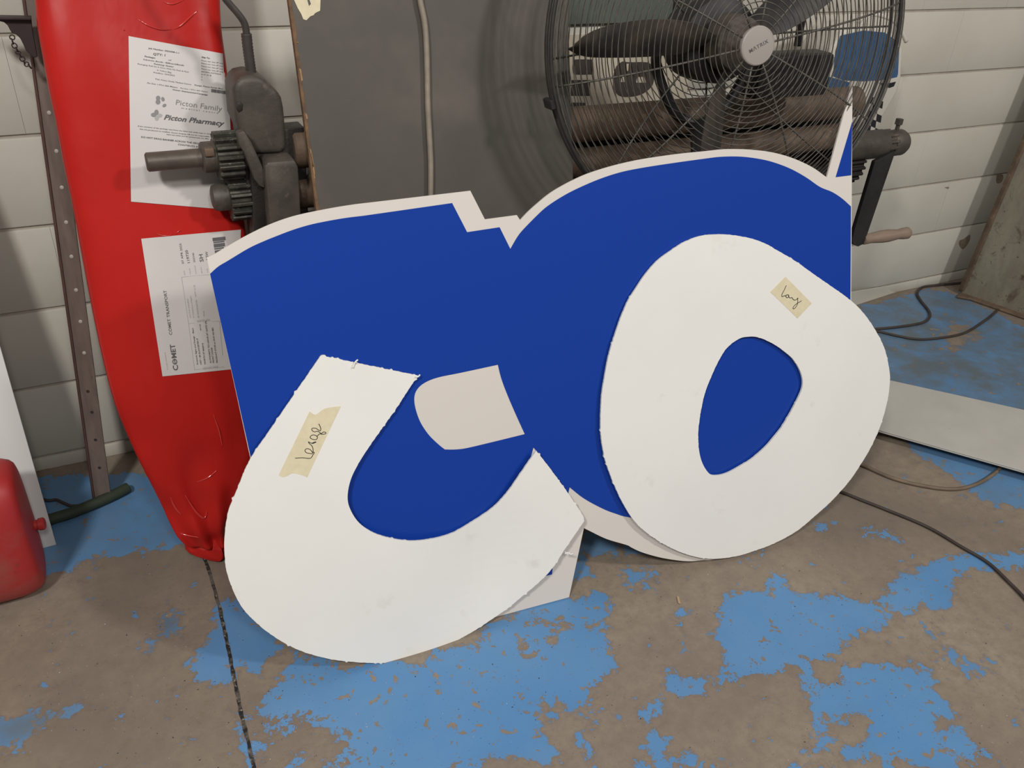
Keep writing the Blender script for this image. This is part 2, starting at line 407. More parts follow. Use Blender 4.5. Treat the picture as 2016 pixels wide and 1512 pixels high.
# ------------------------------------------------------------------ floor
def FP(pts): return [(lambda q: (q.x, q.y))(atZ(u, v)) for u, v in pts]
c3 = lambda L: [(1416+x/3.36, 1080+y/3.36) for x, y in L]
c2_ = lambda L: [(900+x/3.36, 1080+y/3.36) for x, y in L]
PAINT = [  # (floor outline seen in the photograph, paint level, faded)
 ([(60, 940), (300, 930), (420, 1000), (440, 1072), (330, 1078), (250, 1088), (180, 1103), (125, 1128), (60, 1140)], 1.1, .35),
 ([(458, 1171), (500, 1217), (520, 1240), (580, 1280), (530, 1292), (500, 1323), (482, 1318), (474, 1300), (455, 1334), (414, 1356), (390, 1334), (376, 1310), (392, 1274), (409, 1252), (417, 1217), (440, 1190)], 1.3, 0),
 ([(450, 1420), (466, 1385), (482, 1400), (495, 1450), (510, 1530), (474, 1530), (468, 1450)], .7, 0),
 ([(-40, 1415), (50, 1402), (90, 1393), (150, 1384), (157, 1395), (120, 1420), (80, 1440), (40, 1455), (-40, 1475)], .75, .9),
 ([(310, 1205), (360, 1212), (340, 1250), (315, 1280), (270, 1300), (292, 1262)], .35, 1.0),
 ([(315, 1420), (335, 1420), (332, 1450), (308, 1450)], .1, .8), ([(370, 1490), (380, 1490), (376, 1515), (366, 1515)], .1, .8),
 ([(88, 1210), (108, 1208), (108, 1225), (92, 1228)], .3, .5),
 ([(575, 1298), (700, 1300), (800, 1300), (900, 1270), (960, 1240), (1000, 1212), (1080, 1150), (1120, 1180), (1180, 1165), (1200, 1200), (1192, 1250), (1195, 1290), (1225, 1305), (1180, 1355), (1165, 1380), (1110, 1395), (1075, 1410), (1060, 1440), (1098, 1470), (1085, 1492), (960, 1495), (955, 1600), (640, 1600), (680, 1470), (640, 1440), (600, 1440), (560, 1450), (520, 1420), (520, 1385), (545, 1340)], .85, 0),
 ([(960, 1240), (1120, 1190), (1200, 1180), (1195, 1240), (1110, 1262), (1050, 1300), (1000, 1320), (980, 1275)], .30, 0),
 ([(520, 1430), (560, 1425), (640, 1430), (685, 1450), (650, 1600), (500, 1600)], -.35, 0),
 ([(1130, 1085), (1165, 1092), (1160, 1138), (1128, 1142)], .9, .2),
 ([(1150, 1385), (1172, 1385), (1170, 1420), (1160, 1432)], .4, 0), ([(1148, 1422), (1170, 1424), (1163, 1440), (1150, 1436)], .4, 0),
 ([(1146, 1450), (1168, 1455), (1178, 1485), (1160, 1505), (1145, 1475)], .5, 0),
 ([(1240, 1372), (1270, 1376), (1308, 1372), (1290, 1415), (1278, 1435), (1256, 1412)], .6, 0),
 ([(1265, 1452), (1312, 1444), (1322, 1500), (1330, 1600), (1230, 1600), (1258, 1495), (1300, 1478), (1290, 1465)], .6, 0),
 ([(1345, 1480), (1388, 1495), (1385, 1600), (1360, 1512)], .6, 0),
 ([(1285, 1322), (1318, 1320), (1335, 1340), (1400, 1335), (1415, 1342), (1380, 1365), (1330, 1365), (1310, 1352)], .55, 0),
 (c3([(-20, 400), (150, 270), (330, 300), (350, 170), (470, 220), (470, 290), (600, 310), (800, 340), (960, 375), (1120, 330), (1130, 250), (1250, 160), (1360, 130), (1370, 80), (1700, 50), (2300, 0), (2300, 110), (1700, 140), (1590, 160), (1530, 250), (1510, 390), (1340, 390), (1260, 430), (1070, 520), (860, 580), (830, 650), (620, 760), (560, 760), (480, 740), (340, 850), (180, 820), (0, 840)]), 1.1, 0),
 (c3([(560, 760), (660, 880), (800, 880), (810, 770), (960, 740), (1260, 810), (1400, 870), (1480, 960), (1550, 1100), (1470, 1140), (1480, 1200), (1700, 1230), (1740, 1330), (1700, 1390), (1500, 1440), (1100, 1420), (980, 1280), (960, 1080), (880, 1060), (860, 1140), (700, 1140), (640, 1230), (560, 1050), (600, 920)]), .95, 0),
 (c3([(1390, 640), (1550, 640), (1600, 720), (1760, 720), (1770, 860), (1640, 860), (1460, 790), (1380, 760)]), .45, .3),
 (c3([(1280, 480), (1330, 500), (1440, 590), (1420, 600)]), .5, .3),
 (c3([(640, 1250), (730, 1240), (720, 1290), (660, 1310)]), .4, 0), (c3([(800, 1280), (970, 1360), (960, 1420), (820, 1370)]), .45, 0),
 (c3([(440, 1440), (520, 1380), (560, 1480), (460, 1500)]), .45, 0), (c3([(640, 1410), (760, 1420), (800, 1480), (680, 1470)]), .45, 0),
 ([(1200, 1125), (1270, 1115), (1310, 1120), (1290, 1150), (1270, 1165), (1225, 1160)], .12, .2),
 ([(1320, 1195), (1350, 1190), (1345, 1240), (1318, 1245)], .3, 0), ([(1345, 1125), (1360, 1130), (1362, 1145), (1348, 1140)], .2, 0),
 ([(1690, 607), (1830, 568), (1900, 585), (2500, 900), (2500, 960), (1750, 760), (1700, 650)], 1.2, 1.0),
 ([(1840, 650), (1900, 630), (1935, 668), (1870, 692)], -.5, .9),
 ([(1790, 868), (1860, 880), (1960, 915), (2300, 1010), (2300, 1060), (1930, 985), (1885, 945), (1850, 918), (1800, 892)], .95, .4),
 ([(1685, 1030), (1720, 1038), (1748, 1025), (1752, 1062), (1778, 1060), (1792, 1088), (1770, 1082), (1740, 1064), (1700, 1052)], .3, .1),
 ([(1600, 1028), (1625, 1026), (1628, 1045), (1605, 1052)], .3, .1),
 ([(1140, 1030), (1300, 1085), (1280, 1100), (1140, 1090)], .35, .5),
 ([(1480, 1088), (1510, 1086), (1500, 1110), (1490, 1118)], .2, .1),
]
def sdf(P, poly):
    d = np.full(len(P), 1e9); ins = np.zeros(len(P), bool)
    q = np.array(poly); n = len(q)
    for i in range(n):
        a, b = q[i], q[(i+1) % n]; e = b-a
        t = np.clip(((P-a)@e)/(e@e+1e-12), 0, 1)
        d = np.minimum(d, np.linalg.norm(P-(a+t[:, None]*e), axis=1))
        c = (a[1] > P[:, 1]) != (b[1] > P[:, 1])
        with np.errstate(divide='ignore', invalid='ignore'):
            xx = a[0]+(P[:, 1]-a[1])*(b[0]-a[0])/(b[1]-a[1])
        ins ^= c & (P[:, 0] < xx)
    return np.where(ins, d, -d)
xs = np.concatenate([np.linspace(-4, -.8, 9)[:-1], np.arange(-.8, 3.4, .011), np.linspace(3.4, 7, 9)])
ys = np.concatenate([np.linspace(-6, -1.75, 9)[:-1], np.arange(-1.75, .02, .011), [.10]])
GX, GY = np.meshgrid(xs, ys, indexing='ij')
P2 = np.stack([GX.ravel(), GY.ravel()], 1)
lev = np.full(len(P2), -.95); fad = np.full(len(P2), .25)
for poly, lv, fa in PAINT:
    s = np.clip(sdf(P2, FP(poly))/.075+.5, 0, 1); s = s*s*(3-2*s)
    lev = lev*(1-s)+lv*s; fad = fad*(1-s)+fa*s
nx, ny = len(xs), len(ys)
idx = np.arange(nx*ny).reshape(nx, ny)
fc = np.stack([idx[:-1, :-1], idx[1:, :-1], idx[1:, 1:], idx[:-1, 1:]], -1).reshape(-1, 4)
me = bpy.data.meshes.new('floor'); me.from_pydata([(x, y, 0) for x, y in P2], [], fc.tolist())
for nm, arr in (('paint', lev), ('faded', fad)):
    a = me.attributes.new(nm, 'FLOAT', 'POINT'); a.data.foreach_set('value', arr.astype(np.float32))
floor = tag(link('floor', me, M['floor']), 'worn blue painted concrete workshop floor with bare brown patches', 'floor', kind='structure')

# floor joint filled with grit
jp = [atZ(u, v) for u, v in [(398, 1085), (405, 1105), (416, 1140), (427, 1178), (440, 1232), (452, 1288), (462, 1340), (474, 1400), (487, 1455), (505, 1530)]]
jp = smooth_path(jp, 12); vs = []; fs = []
for i, p in enumerate(jp):
    t = (jp[min(i+1, len(jp)-1)]-jp[max(i-1, 0)]).normalized(); nrm = Vector((-t.y, t.x, 0))
    wd = .0034+.0015*mnoise.noise(p*60); of = .0012*mnoise.noise(p*45+Vector((3, 1, 0)))
    for s in (-1, 1): vs.append(p+nrm*(s*wd+of)+Vector((0, 0, .0008)))
for i in range(len(jp)-1): fs.append((2*i, 2*i+1, 2*i+3, 2*i+2))
M['joint'] = mat('gritty_joint', (.10, .085, .07), (.012, .011, .01), .85, 0, 45, .42, .55, c3=(.30, .27, .22), scale3=130, lo3=.58, hi3=.66)
part('floor_joint', mesh(vs, fs), M['joint'], floor)

# ------------------------------------------------------------------ back wall of painted blocks
bm = bmesh.new(); box_bm(bm, (-4, .0045, -.02), (7, .20, 3.2))
wall = tag(link('wall_back', from_bm(bm), M['mortar']), 'white painted concrete block wall behind the machine', 'wall', kind='structure')
BW, BH, GAPX, GAPZ = .40, .20, .0005, .007
def block_mesh(zlo, zhi):
    bm = bmesh.new(); box_bm(bm, (GAPX/2, -.0005, zlo), (BW-GAPX/2, .05, zhi))
    bm.edges.ensure_lookup_table()
    es = [e for e in bm.edges if all(v.co.y < 0 for v in e.verts) and abs(e.verts[0].co.z-e.verts[1].co.z) < 1e-6]
    bmesh.ops.bevel(bm, geom=es, offset=.003, segments=2, profile=.5, affect='EDGES')
    return from_bm(bm, smooth=True)
block_me = block_mesh(GAPZ/2, BH-GAPZ/2); block_me.materials.append(M['wall'])
first = True
for r in range(-1, 8):
    z0 = .04+.2*r
    off = -.12 if r % 2 == 0 else -.32
    if r == -1:  # sliver course along the floor
        mm = block_mesh(.16, BH-GAPZ/2); mm.materials.append(M['wall'])
    else: mm = block_me
    for c in range(-3, 12):
        x0 = off+c*.4
        o = bpy.data.objects.new('block', mm); COL.objects.link(o)
        o.location = (x0, .0008*mnoise.noise(Vector((x0*7, z0*9, 0))), z0); o.parent = wall

# ------------------------------------------------------------------ leaning blue sign panel
PA, PB = atZ(1000, 1210), atZ(1390, 1108)
EX = (PB-PA).normalized(); HOR = Vector((0, 0, 1)).cross(EX)
def plane(A, tilt):
    a = math.radians(tilt); ey = Vector((0, 0, 1))*math.cos(a)+HOR*math.sin(a)
    return A, EX, ey, EX.cross(ey)
def to2(pl, pts):
    A, ex, ey, n = pl; out = []
    for p in pts:
        X = onplane(p[0], p[1], A, n)-A
        out.append((X.dot(ex), X.dot(ey)) + tuple(p[2:]))
    return out
def flat(pl, off=0.0):
    A, ex, ey, n = pl
    return lambda x, y, h: A+ex*x+ey*y+n*(off+h)
PP = plane(PA, 16.5)
panel_px = [(407, 507, 1), (424, 499), (444, 487), (479, 467), (519, 447), (558.6, 431.4), (598, 420.5), (658, 408.6), (700, 402, 1), (780, 392.7, 1), (926, 375.5, 1), (954.6, 431.8, 1), (1017.5, 423.5, 1), (1024, 433.4, 1),
 (1039.7, 416.7), (1059.5, 399), (1079, 383), (1099, 370), (1129, 354), (1159, 341), (1198, 328.5), (1238, 318.5), (1278, 311), (1337, 302.7), (1390, 297.4), (1420, 294), (1449.5, 293.5), (1479, 294.7), (1519, 299.7), (1558.6, 310.6), (1598, 328.5), (1627.8, 349.3, 1),
 (1678.4, 160, 1), (1675.6, 600, 1), (1673, 860, 1), (1640, 930), (1560, 1020), (1480, 1075), (1409, 1100), (1383.5, 1102.8), (1358, 1105), (1332, 1103), (1297.5, 1097), (1263, 1087), (1242.5, 1077.5), (1234, 1073), (1194, 1061), (1160, 1044.8), (1149.6, 1039.6, 1),
 (1120.4, 1175.8, 1), (995.6, 1209.5, 1), (880, 1237), (740, 1262), (640, 1235), (553, 1180, 1)]
pan2 = spline2(to2(PP, panel_px), 4)
sign = thing('sign_panel', 'large blue and white cut-out sign sheet leaning upright on the floor', 'sign', PA)
part('backing_sheet', sheet_mesh([pan2], flat(PP, 0.0), .004), M['white_sheet'], sign)
blue_px = [(413.5, 539, 1), (429.6, 524.7), (449.4, 512.8), (489, 489), (519, 475), (548.6, 463), (578, 452), (608, 443), (638, 436.4), (677.6, 429.4), (717, 424.5, 1), (780, 415.5, 1), (890, 399.7, 1), (919.5, 457, 1), (983.4, 447.3, 1), (1004.6, 490, 1),
 (1018, 467), (1030, 451.7), (1059.5, 421.7), (1079, 404.8), (1109, 385.5), (1139, 370), (1178.6, 353), (1218, 340), (1258, 331.4), (1317.5, 322), (1385, 312.6), (1419.7, 308.6), (1459.4, 308.4), (1499, 313.6), (1528.8, 321.5), (1558.6, 333.4), (1588, 350), (1614, 368), (1638, 378), (1657.8, 391), (1675, 406.5, 1),
 (1674, 600, 1), (1672, 780, 1), (1640, 850), (1560, 935), (1450, 1003), (1340, 1030), (1242.5, 1019), (1211.6, 1011), (1185.8, 1001), (1149, 981), (1121.4, 959.3, 1), (1090, 1090, 1), (1086.7, 1130.6, 1), (1000, 1152, 1), (700, 1205, 1), (548, 1145, 1)]
patch_px = [(980, 718, 1), (987, 745.5), (999, 777.7), (1015, 815), (1033, 854.6, 1), (975, 868.8), (921, 881.6), (897, 884.8), (875.7, 884.8, 1), (862.3, 874), (843.6, 855.4), (827.5, 831), (818, 804.5), (815.5, 783), (820.8, 767), (835.6, 753.6), (862, 743), (908, 733.5)]
sliver_px = [(1050, 881, 1), (1057, 889, 1), (1050, 915, 1), (1044, 903, 1)]
bl = [spline2(to2(PP, x), 4) for x in (blue_px, patch_px, sliver_px)]
tag(part('blue_film', sheet_mesh(bl, flat(PP, .0006), .0005), M['blue_film'], sign), 'glossy blue printed film with a bare white patch')
tri = spline2(to2(PP, [(1677.5, 240, 1), (1675.5, 345, 1), (1645, 348.8, 1)]), 1)
part('blue_film', sheet_mesh([tri], flat(PP, .0006), .0005), M['blue_film'], sign)

# ------------------------------------------------------------------ loose white letters
def rough_edge(loop, amp=.0005, spike=.0022, prob=.05, seed=1):
    """densify an outline, add saw chatter and small burrs left by the cut"""
    rnd = random.Random(seed); out = []; n = len(loop)
    for i in range(n):
        a, b = Vector(loop[i][:2]), Vector(loop[(i+1) % n][:2]); d = (b-a); L = d.length
        if L < 1e-9: continue
        nn = Vector((d.y, -d.x))/L; k = max(1, int(L/.0035))
        for j in range(k):
            q = a+d*(j/k)
            s = rnd.uniform(-amp, amp)
            if j and rnd.random() < prob: s = rnd.uniform(.3, 1)*spike
            out.append(q+nn*s if j else q)
    return out
def area2(l): return sum(l[i][0]*l[(i+1) % len(l)][1]-l[(i+1) % len(l)][0]*l[i][1] for i in range(len(l)))
def ccw(l): return l if area2(l) > 0 else l[::-1]
def cw(l): return l if area2(l) < 0 else l[::-1]

# ring-shaped letter
OA = PA + EX.cross(PP[2])*.0105
PO = plane(OA, 16.6)
o_out = [(1414, 461.4), (1380, 464.6), (1347, 477), (1319, 495), (1295, 513), (1271, 540), (1253.7, 565.4), (1236, 594), (1220, 632), (1199.7, 694), (1190, 741.6), (1184.6, 775), (1182, 814.6), (1182.3, 851), (1188, 894), (1201, 935.7), (1220, 980), (1242.5, 1018), (1263, 1040.5), (1297.5, 1065.5), (1332, 1083.5), (1366, 1095), (1392, 1099), (1418, 1099), (1452, 1094), (1483, 1085), (1526, 1069), (1569, 1045.7), (1603, 1018), (1637.7, 987), (1672, 949.4), (1698, 911.6), (1717, 879), (1733.7, 841.6), (1746, 800), (1752.7, 759), (1752, 729), (1741.6, 684.4), (1722, 647), (1700, 616), (1678, 594), (1646, 570), (1606.7, 543), (1567, 514.6), (1535, 495.6), (1503.5, 478), (1471.7, 467.8), (1440, 462.7)]
o_in = [(1471.7, 663), (1492, 664), (1519, 675), (1543, 690.8), (1562, 708), (1575, 729), (1580.5, 748), (1579.7, 763.8), (1573, 781), (1559, 808), (1540, 840), (1522.5, 862), (1506.7, 880), (1480, 903), (1452, 920), (1431.7, 930.5), (1414.5, 935), (1399, 934), (1388.7, 923.6), (1380, 906), (1375, 882), (1374, 850), (1379, 811.4), (1387, 775), (1398, 746), (1412.4, 714.6), (1430, 686), (1453.7, 667.6)]
lo_ = rough_edge(ccw(spline2(to2(PO, o_out), 5)), seed=3)
li_ = rough_edge(cw(spline2(to2(PO, o_in), 5)), seed=4)
ring = thing('letter_cutout', 'white ring-shaped letter sheet leaning on the blue sign, taped note on its upper right', 'letter', OA, 'loose white cut-out letters')
def warpO(x, y, h):
    A, ex, ey, n = PO
    return A+ex*x+ey*y+n*(h+.0035*math.sin(3.1*x+1)*math.cos(2.5*y))
tag(part('letter_sheet', sheet_mesh([lo_, li_], warpO, .0045, .03), M['foam_white'], ring), kind=None)
# hook-shaped letter, bowed off the panel
CA = PA - HOR*.040
PC = plane(CA, 19.4)
c_out = [(632, 700, 1), (823, 739.5, 1), (771, 817), (727.6, 878.4), (704, 916), (690, 946), (684.3, 978), (689.6, 1002.7), (707, 1029.5), (733.8, 1048), (768.6, 1060), (811.5, 1066), (854, 1063), (894.5, 1053.6), (934.7, 1032), (974.9, 1002.7), (1001.6, 970.6), (1028, 930), (1056, 887.5, 1), (1095, 938), (1143.6, 1008), (1150.5, 1025.5, 1), (1114.8, 1079), (1081, 1130.6), (1036, 1175.6), (995.6, 1210.5), (935, 1248.7), (867.5, 1278), (800, 1298), (757, 1305), (701, 1303.8), (644.8, 1296.6), (586.4, 1279), (532.4, 1248.7), (487.5, 1209), (465, 1175.6), (447, 1128.4), (442, 1088), (442.5, 1054), (449, 1009), (461, 978), (489.5, 910), (519, 864.5), (549, 821), (579, 777), (608.6, 733.6)]
c2d = to2(PC, c_out)
lc_ = rough_edge(ccw(spline2(c2d, 5)), prob=.07, spike=.003, seed=5)
hook = thing('letter_cutout', 'white hook-shaped letter sheet standing in front, long taped note on its left arm', 'letter', CA, 'loose white cut-out letters')
_bx, _by = to2(PC, [(960, 1130)])[0]
def warpC(x, y, h):
    A, ex, ey, n = PC
    d = math.exp(-((x-_bx)**2/.012+(y-_by)**2/.03))
    return A+ex*x+ey*y+n*(h-.024*d)
part('letter_sheet', sheet_mesh([lc_], warpC, .0045, .022), M['foam_white'], hook)

def ribbon(paths, wd, pl, mapfn, off):
    bm = bmesh.new()
    for pth in paths:
        q = [Vector(p[:2]) for p in spline2(pth, 6, closed=False)]
        prev = None
        for i, p in enumerate(q):
            t = (q[min(i+1, len(q)-1)]-q[max(i-1, 0)])
            if t.length < 1e-9: t = Vector((1, 0))
            t.normalize(); nn = Vector((-t.y, t.x))*wd
            a = bm.verts.new(mapfn(*(p+nn), off)); b = bm.verts.new(mapfn(*(p-nn), off))
            if prev: bm.faces.new((prev[0], prev[1], b, a))
            prev = (a, b)
    bmesh.ops.recalc_face_normals(bm, faces=bm.faces)
    me = bpy.data.meshes.new('m'); bm.to_mesh(me); bm.free(); return me
k1 = lambda L: [(540+x/5.4, 680+y/5.4) for x, y in L]
tpx = [(609.6, 810, 1), (621.5, 816), (640, 804), (671, 799.5, 1), (604.6, 939.5, 1), (596, 936), (577, 931.5), (565, 937), (557, 939.5, 1), (548.7, 935.5, 1)]
tp = part('tape_note', sheet_mesh([spline2(to2(PC, tpx), 4)], lambda x, y, h: warpC(x, y, h+.0005), .0003, .02), M['tape'], hook)
tag(tp, 'cream masking tape with handwriting')
wr = [[(225, 1193), (300, 1193), (380, 1199), (408, 1165), (412, 1135)],
      [(412, 1140), (375, 1147), (337, 1137), (326, 1112), (350, 1096), (385, 1110), (408, 1138), (411, 1100), (398, 1066), (372, 1042), (363, 1024), (395, 1038), (445, 1030)], [(440, 1027), (415, 1040), (400, 1038)],
      [(446, 1000), (418, 1000), (386, 986), (384, 966), (412, 950), (446, 960), (458, 980), (446, 1000)],
      [(450, 960), (480, 940), (512, 944), (544, 938), (545, 924), (520, 920), (498, 938), (488, 928), (460, 912), (425, 918), (400, 900), (404, 880), (440, 880), (472, 900), (490, 905), (492, 878), (468, 838)]]
o = link('handwriting', ribbon([to2(PC, k1(p)) for p in wr], .00062, PC, warpC, .0009), M['ink']); o.parent = tp
k2 = lambda L: [(1440+x/9.164, 500+y/9.164) for x, y in L]
tpx = [(1546.4, 544.7, 1), (1516.4, 574.7, 1), (1570, 626.6, 1), (1598, 597, 1)]
tq = part('tape_note', sheet_mesh([spline2(to2(PO, tpx), 4)], lambda x, y, h: warpO(x, y, h+.0006), .0004, .02), M['tape'], ring)
tag(tq, 'short cream masking tape with handwriting')
wr = [[(990, 570), (945, 655), (906, 730), (908, 768), (950, 752), (985, 738)], [(975, 760), (1000, 735), (1030, 745), (1022, 780), (992, 786), (975, 762)],
      [(1030, 752), (1050, 792), (1085, 785), (1105, 815), (1140, 832), (1172, 815), (1190, 793)], [(1190, 793), (1192, 860), (1178, 925), (1130, 985), (1105, 978), (1122, 942), (1180, 890), (1255, 840)]]
o = link('handwriting', ribbon([to2(PO, k2(p)) for p in wr], .0007, PO, warpO, .0011), M['ink']); o.parent = tq
# curls of swarf still hanging on the cut edges
def swarf(path_px, pl, mapfn, parent, r=.0016):
    pts = [mapfn(x, y, .002+.002*random.random()) for x, y in [p[:2] for p in to2(pl, path_px)]]
    part('swarf', tube_mesh(smooth_path(pts, 3), r, 5), M['foam_edge'], parent)
swarf([(694, 724), (697, 716), (700, 711), (704, 708)], PC, warpC, hook)
swarf([(697, 717), (700, 713), (703, 715)], PC, warpC, hook, .001)
swarf([(818, 742), (823, 741), (826, 737)], PC, warpC, hook)
swarf([(1112, 1090), (1118, 1088), (1123, 1091), (1127, 1088)], PC, warpC, hook)
swarf([(1113, 1086), (1117, 1091), (1121, 1086)], PC, warpC, hook, .001)

# ------------------------------------------------------------------ red bag with two papers
BP = Vector((0, -.50, 0)); BN = Vector((0, -1, .31)).normalized()      # mid plane of the leaning bag
bag = thing('plastic_bag', 'long red plastic bag holding a roll, leaning on the wall with two paper labels', 'bag', tuple(atZ(418, 1095)))
LEFT = [(-250, 42), (-120, 50), (0, 66), (60, 72), (120, 83), (180, 94), (240, 107), (320, 122), (400, 139), (480, 154), (560, 169), (640, 185), (720, 203), (790, 222), (850, 246), (900, 269), (950, 294), (1000, 318), (1035, 335), (1058, 352), (1072, 372)]
RIGHT = {-250: 428, -120: 432, 0: 434, 60: 437, 120: 445, 180: 452, 240: 459, 320: 470, 400: 478, 480: 486, 560: 492, 640: 497, 720: 500, 790: 502, 850: 500, 900: 496, 950: 488, 1000: 476, 1035: 462, 1058: 452, 1072: 444}
SEG = 56; rings = []; vs = []
for k, (v, ul) in enumerate(LEFT):
    l = onplane(ul+3, v, BP, BN); r = onplane(RIGHT[v]-3, v, BP, BN)
    c = (l+r)/2; a = (r-l)/2; t = v
    d = .058 if v < 800 else .058-.030*(v-800)/272
    for j in range(SEG):
        th = 2*math.pi*j/SEG; cx, sx = math.cos(th), math.sin(th)
        x = math.copysign(abs(cx)**.86, cx); y = math.copysign(abs(sx)**.42, sx)
        p = c+a*x+BN*d*y
        wob = .004 if v < 820 else .004+.012*min(1, (v-820)/150)
        p += BN*wob*mnoise.noise(Vector((p.x*9, p.y*4, p.z*(5 if v < 820 else 22))))
        vs.append(p)
fs = []
for k in range(len(LEFT)-1):
    for j in range(SEG):
        a, b = k*SEG+j, k*SEG+(j+1) % SEG
        fs.append((a, a+SEG, b+SEG, b))
fs.append(tuple(range(SEG))); fs.append(tuple(range((len(LEFT)-1)*SEG, len(LEFT)*SEG))[::-1])
bag_me = mesh(vs, fs, True)
bmx = bmesh.new(); bmx.from_mesh(bag_me); bmesh.ops.recalc_face_normals(bmx, faces=bmx.faces)
bmesh.ops.subdivide_edges(bmx, edges=[e for e in bmx.edges if len(e.link_faces) == 2 and all(len(f.verts) == 4 for f in e.link_faces)], cuts=3, use_grid_fill=True, smooth=.6)
bmesh.ops.recalc_face_normals(bmx, faces=bmx.faces)
for f in bmx.faces: f.smooth = True
# soft folds that fan out of the pinched foot
BVHB = None
for vtx in bmx.verts:
    p = vtx.co
    if p.z < .34:
        s = (1-p.z/.34)**1.3
        ang = math.atan2(p.x-.085, p.z+.05)
        vtx.co += BN*s*(.010*math.sin(ang*19+3*p.z)+.012*mnoise.noise(Vector((p.x*26, p.y*10, p.z*17))))
        if vtx.co.z < .004: vtx.co.z = .004
BVHB = BVHTree.FromBMesh(bmx)
bmx.to_mesh(bag_me); bmx.free()
part('bag_body', bag_me, M['red'], bag)
# gathered tail of the bag lying on the floor
tv = []; tf = []; ns = 26; rt = random.Random(8)
tail = [((406, 1044), 46, .030), ((404, 1058), 44, .030), ((402, 1070), 40, .026), ((404, 1079), 36, .022), ((408, 1088), 32, .018), ((415, 1095), 25, .012), ((422, 1101), 15, .007), ((428, 1105), 5, .003)]
for i, ((u, v), hw, hd) in enumerate(tail):
    c = atZ(u, v, .004+hd); e = (atZ(u+hw, v, c.z)-c)
    for j in range(ns):
        th = 2*math.pi*j/ns; k = 1+.10*math.sin(th*5+i*.9)+rt.uniform(-.13, .13)
        p = c+e*math.cos(th)*k+Vector((0, -.5, 1)).normalized()*hd*math.sin(th)*k
        p += e*.10*rt.uniform(-1, 1); p.z = max(p.z, .002); tv.append(p)
for i in range(len(tail)-1):
    for j in range(ns):
        q = (i*ns+j, (i+1)*ns+j, (i+1)*ns+(j+1) % ns, i*ns+(j+1) % ns)
        tf += ([(q[0], q[1], q[2]), (q[0], q[2], q[3])] if (i+j) % 2 else [(q[0], q[1], q[3]), (q[1], q[2], q[3])])
tf.append(tuple(range(ns))); tf.append(tuple(range((len(tail)-1)*ns, len(tail)*ns))[::-1])
tme = mesh(tv, tf); bmt = bmesh.new(); bmt.from_mesh(tme); tme = from_bm(bmt); shade_auto(tme, 28)
part('bag_tail', tme, M['red'], bag)

def on_bag(u, v, off):
    d = ray(u, v).normalized()
    loc, nrm, _, _ = BVHB.ray_cast(CAM, d)
    if loc is None:
        loc, nrm, _, _ = BVHB.find_nearest(onplane(u, v, BP, BN))
    if nrm.dot(d) > 0: nrm = -nrm
    return loc - d*off*.7 + nrm*off*.3
def quad_grid(q, n, m, off, bend=(0, 0)):
    (a, b, c, d) = [Vector(x) for x in q]; V = []; Fc = []
    for i in range(n+1):
        for j in range(m+1):
            s, t = j/m, i/n
            p = (a*(1-s)+b*s)*(1-t)+(d*(1-s)+c*s)*t
            p.y += bend[0]*4*s*(1-s)*(1-t)+bend[1]*4*s*(1-s)*t
            V.append(on_bag(p.x, p.y, off))
    for i in range(n):
        for j in range(m):
            k = i*(m+1)+j; Fc.append((k, k+m+1, k+m+2, k+1))
    return mesh(V, Fc, True)
def text2d(body, bold=0.0, shear=0.0, sp=1.0):
    c = bpy.data.curves.new('t', 'FONT'); c.body = body; c.size = 1.0; c.offset = bold; c.shear = shear
    c.resolution_u = 2; c.space_character = sp; c.fill_mode = 'FRONT'
    o = bpy.data.objects.new('t', c); me = o.to_mesh()
    V = [(v.co.x, v.co.y) for v in me.vertices]; Fc = [tuple(p.vertices) for p in me.polygons]
    o.to_mesh_clear(); bpy.data.objects.remove(o); bpy.data.curves.remove(c)
    return V, Fc
class Print:
    def __init__(s, mapfn): s.V = []; s.F = []; s.map = mapfn
    def text(s, body, p0, p1, h, bold=0.0, shear=0.0, sp=1.0):
        V, Fc = text2d(body, bold, shear, sp)
        if not V: return
        x0 = min(v[0] for v in V); x1 = max(v[0] for v in V)
        p0, p1 = Vector(p0), Vector(p1); b = p1-p0; u = Vector((b.y, -b.x)).normalized()*(h/.72)
        n = len(s.V)
        for x, y in V:
            q = p0+b*((x-x0)/(x1-x0))+u*y; s.V.append(s.map(q.x, q.y))
        s.F += [tuple(n+i for i in f) for f in Fc]
    def quad(s, q):
        n = len(s.V); s.V += [s.map(*p) for p in q]; s.F.append((n, n+1, n+2, n+3))
    def ellipse(s, c, rx, ry, rot=0.0):
        n = len(s.V); k = 16
        for i in range(k):
            a = 2*math.pi*i/k; x, y = rx*math.cos(a), ry*math.sin(a)
            s.V.append(s.map(c[0]+x*math.cos(rot)-y*math.sin(rot), c[1]+x*math.sin(rot)+y*math.cos(rot)))
        s.F.append(tuple(range(n, n+k)))
    def line(s, p, q, wd):
        p, q = Vector(p), Vector(q); t = (q-p).normalized(); nn = Vector((-t.y, t.x))*wd/2
        s.quad([tuple(p+nn), tuple(q+nn), tuple(q-nn), tuple(p-nn)])
    def build(s, name, m, parent):
        o = link(name, mesh(s.V, s.F), m); o.parent = parent; o['kind'] = 'stuff'; return o

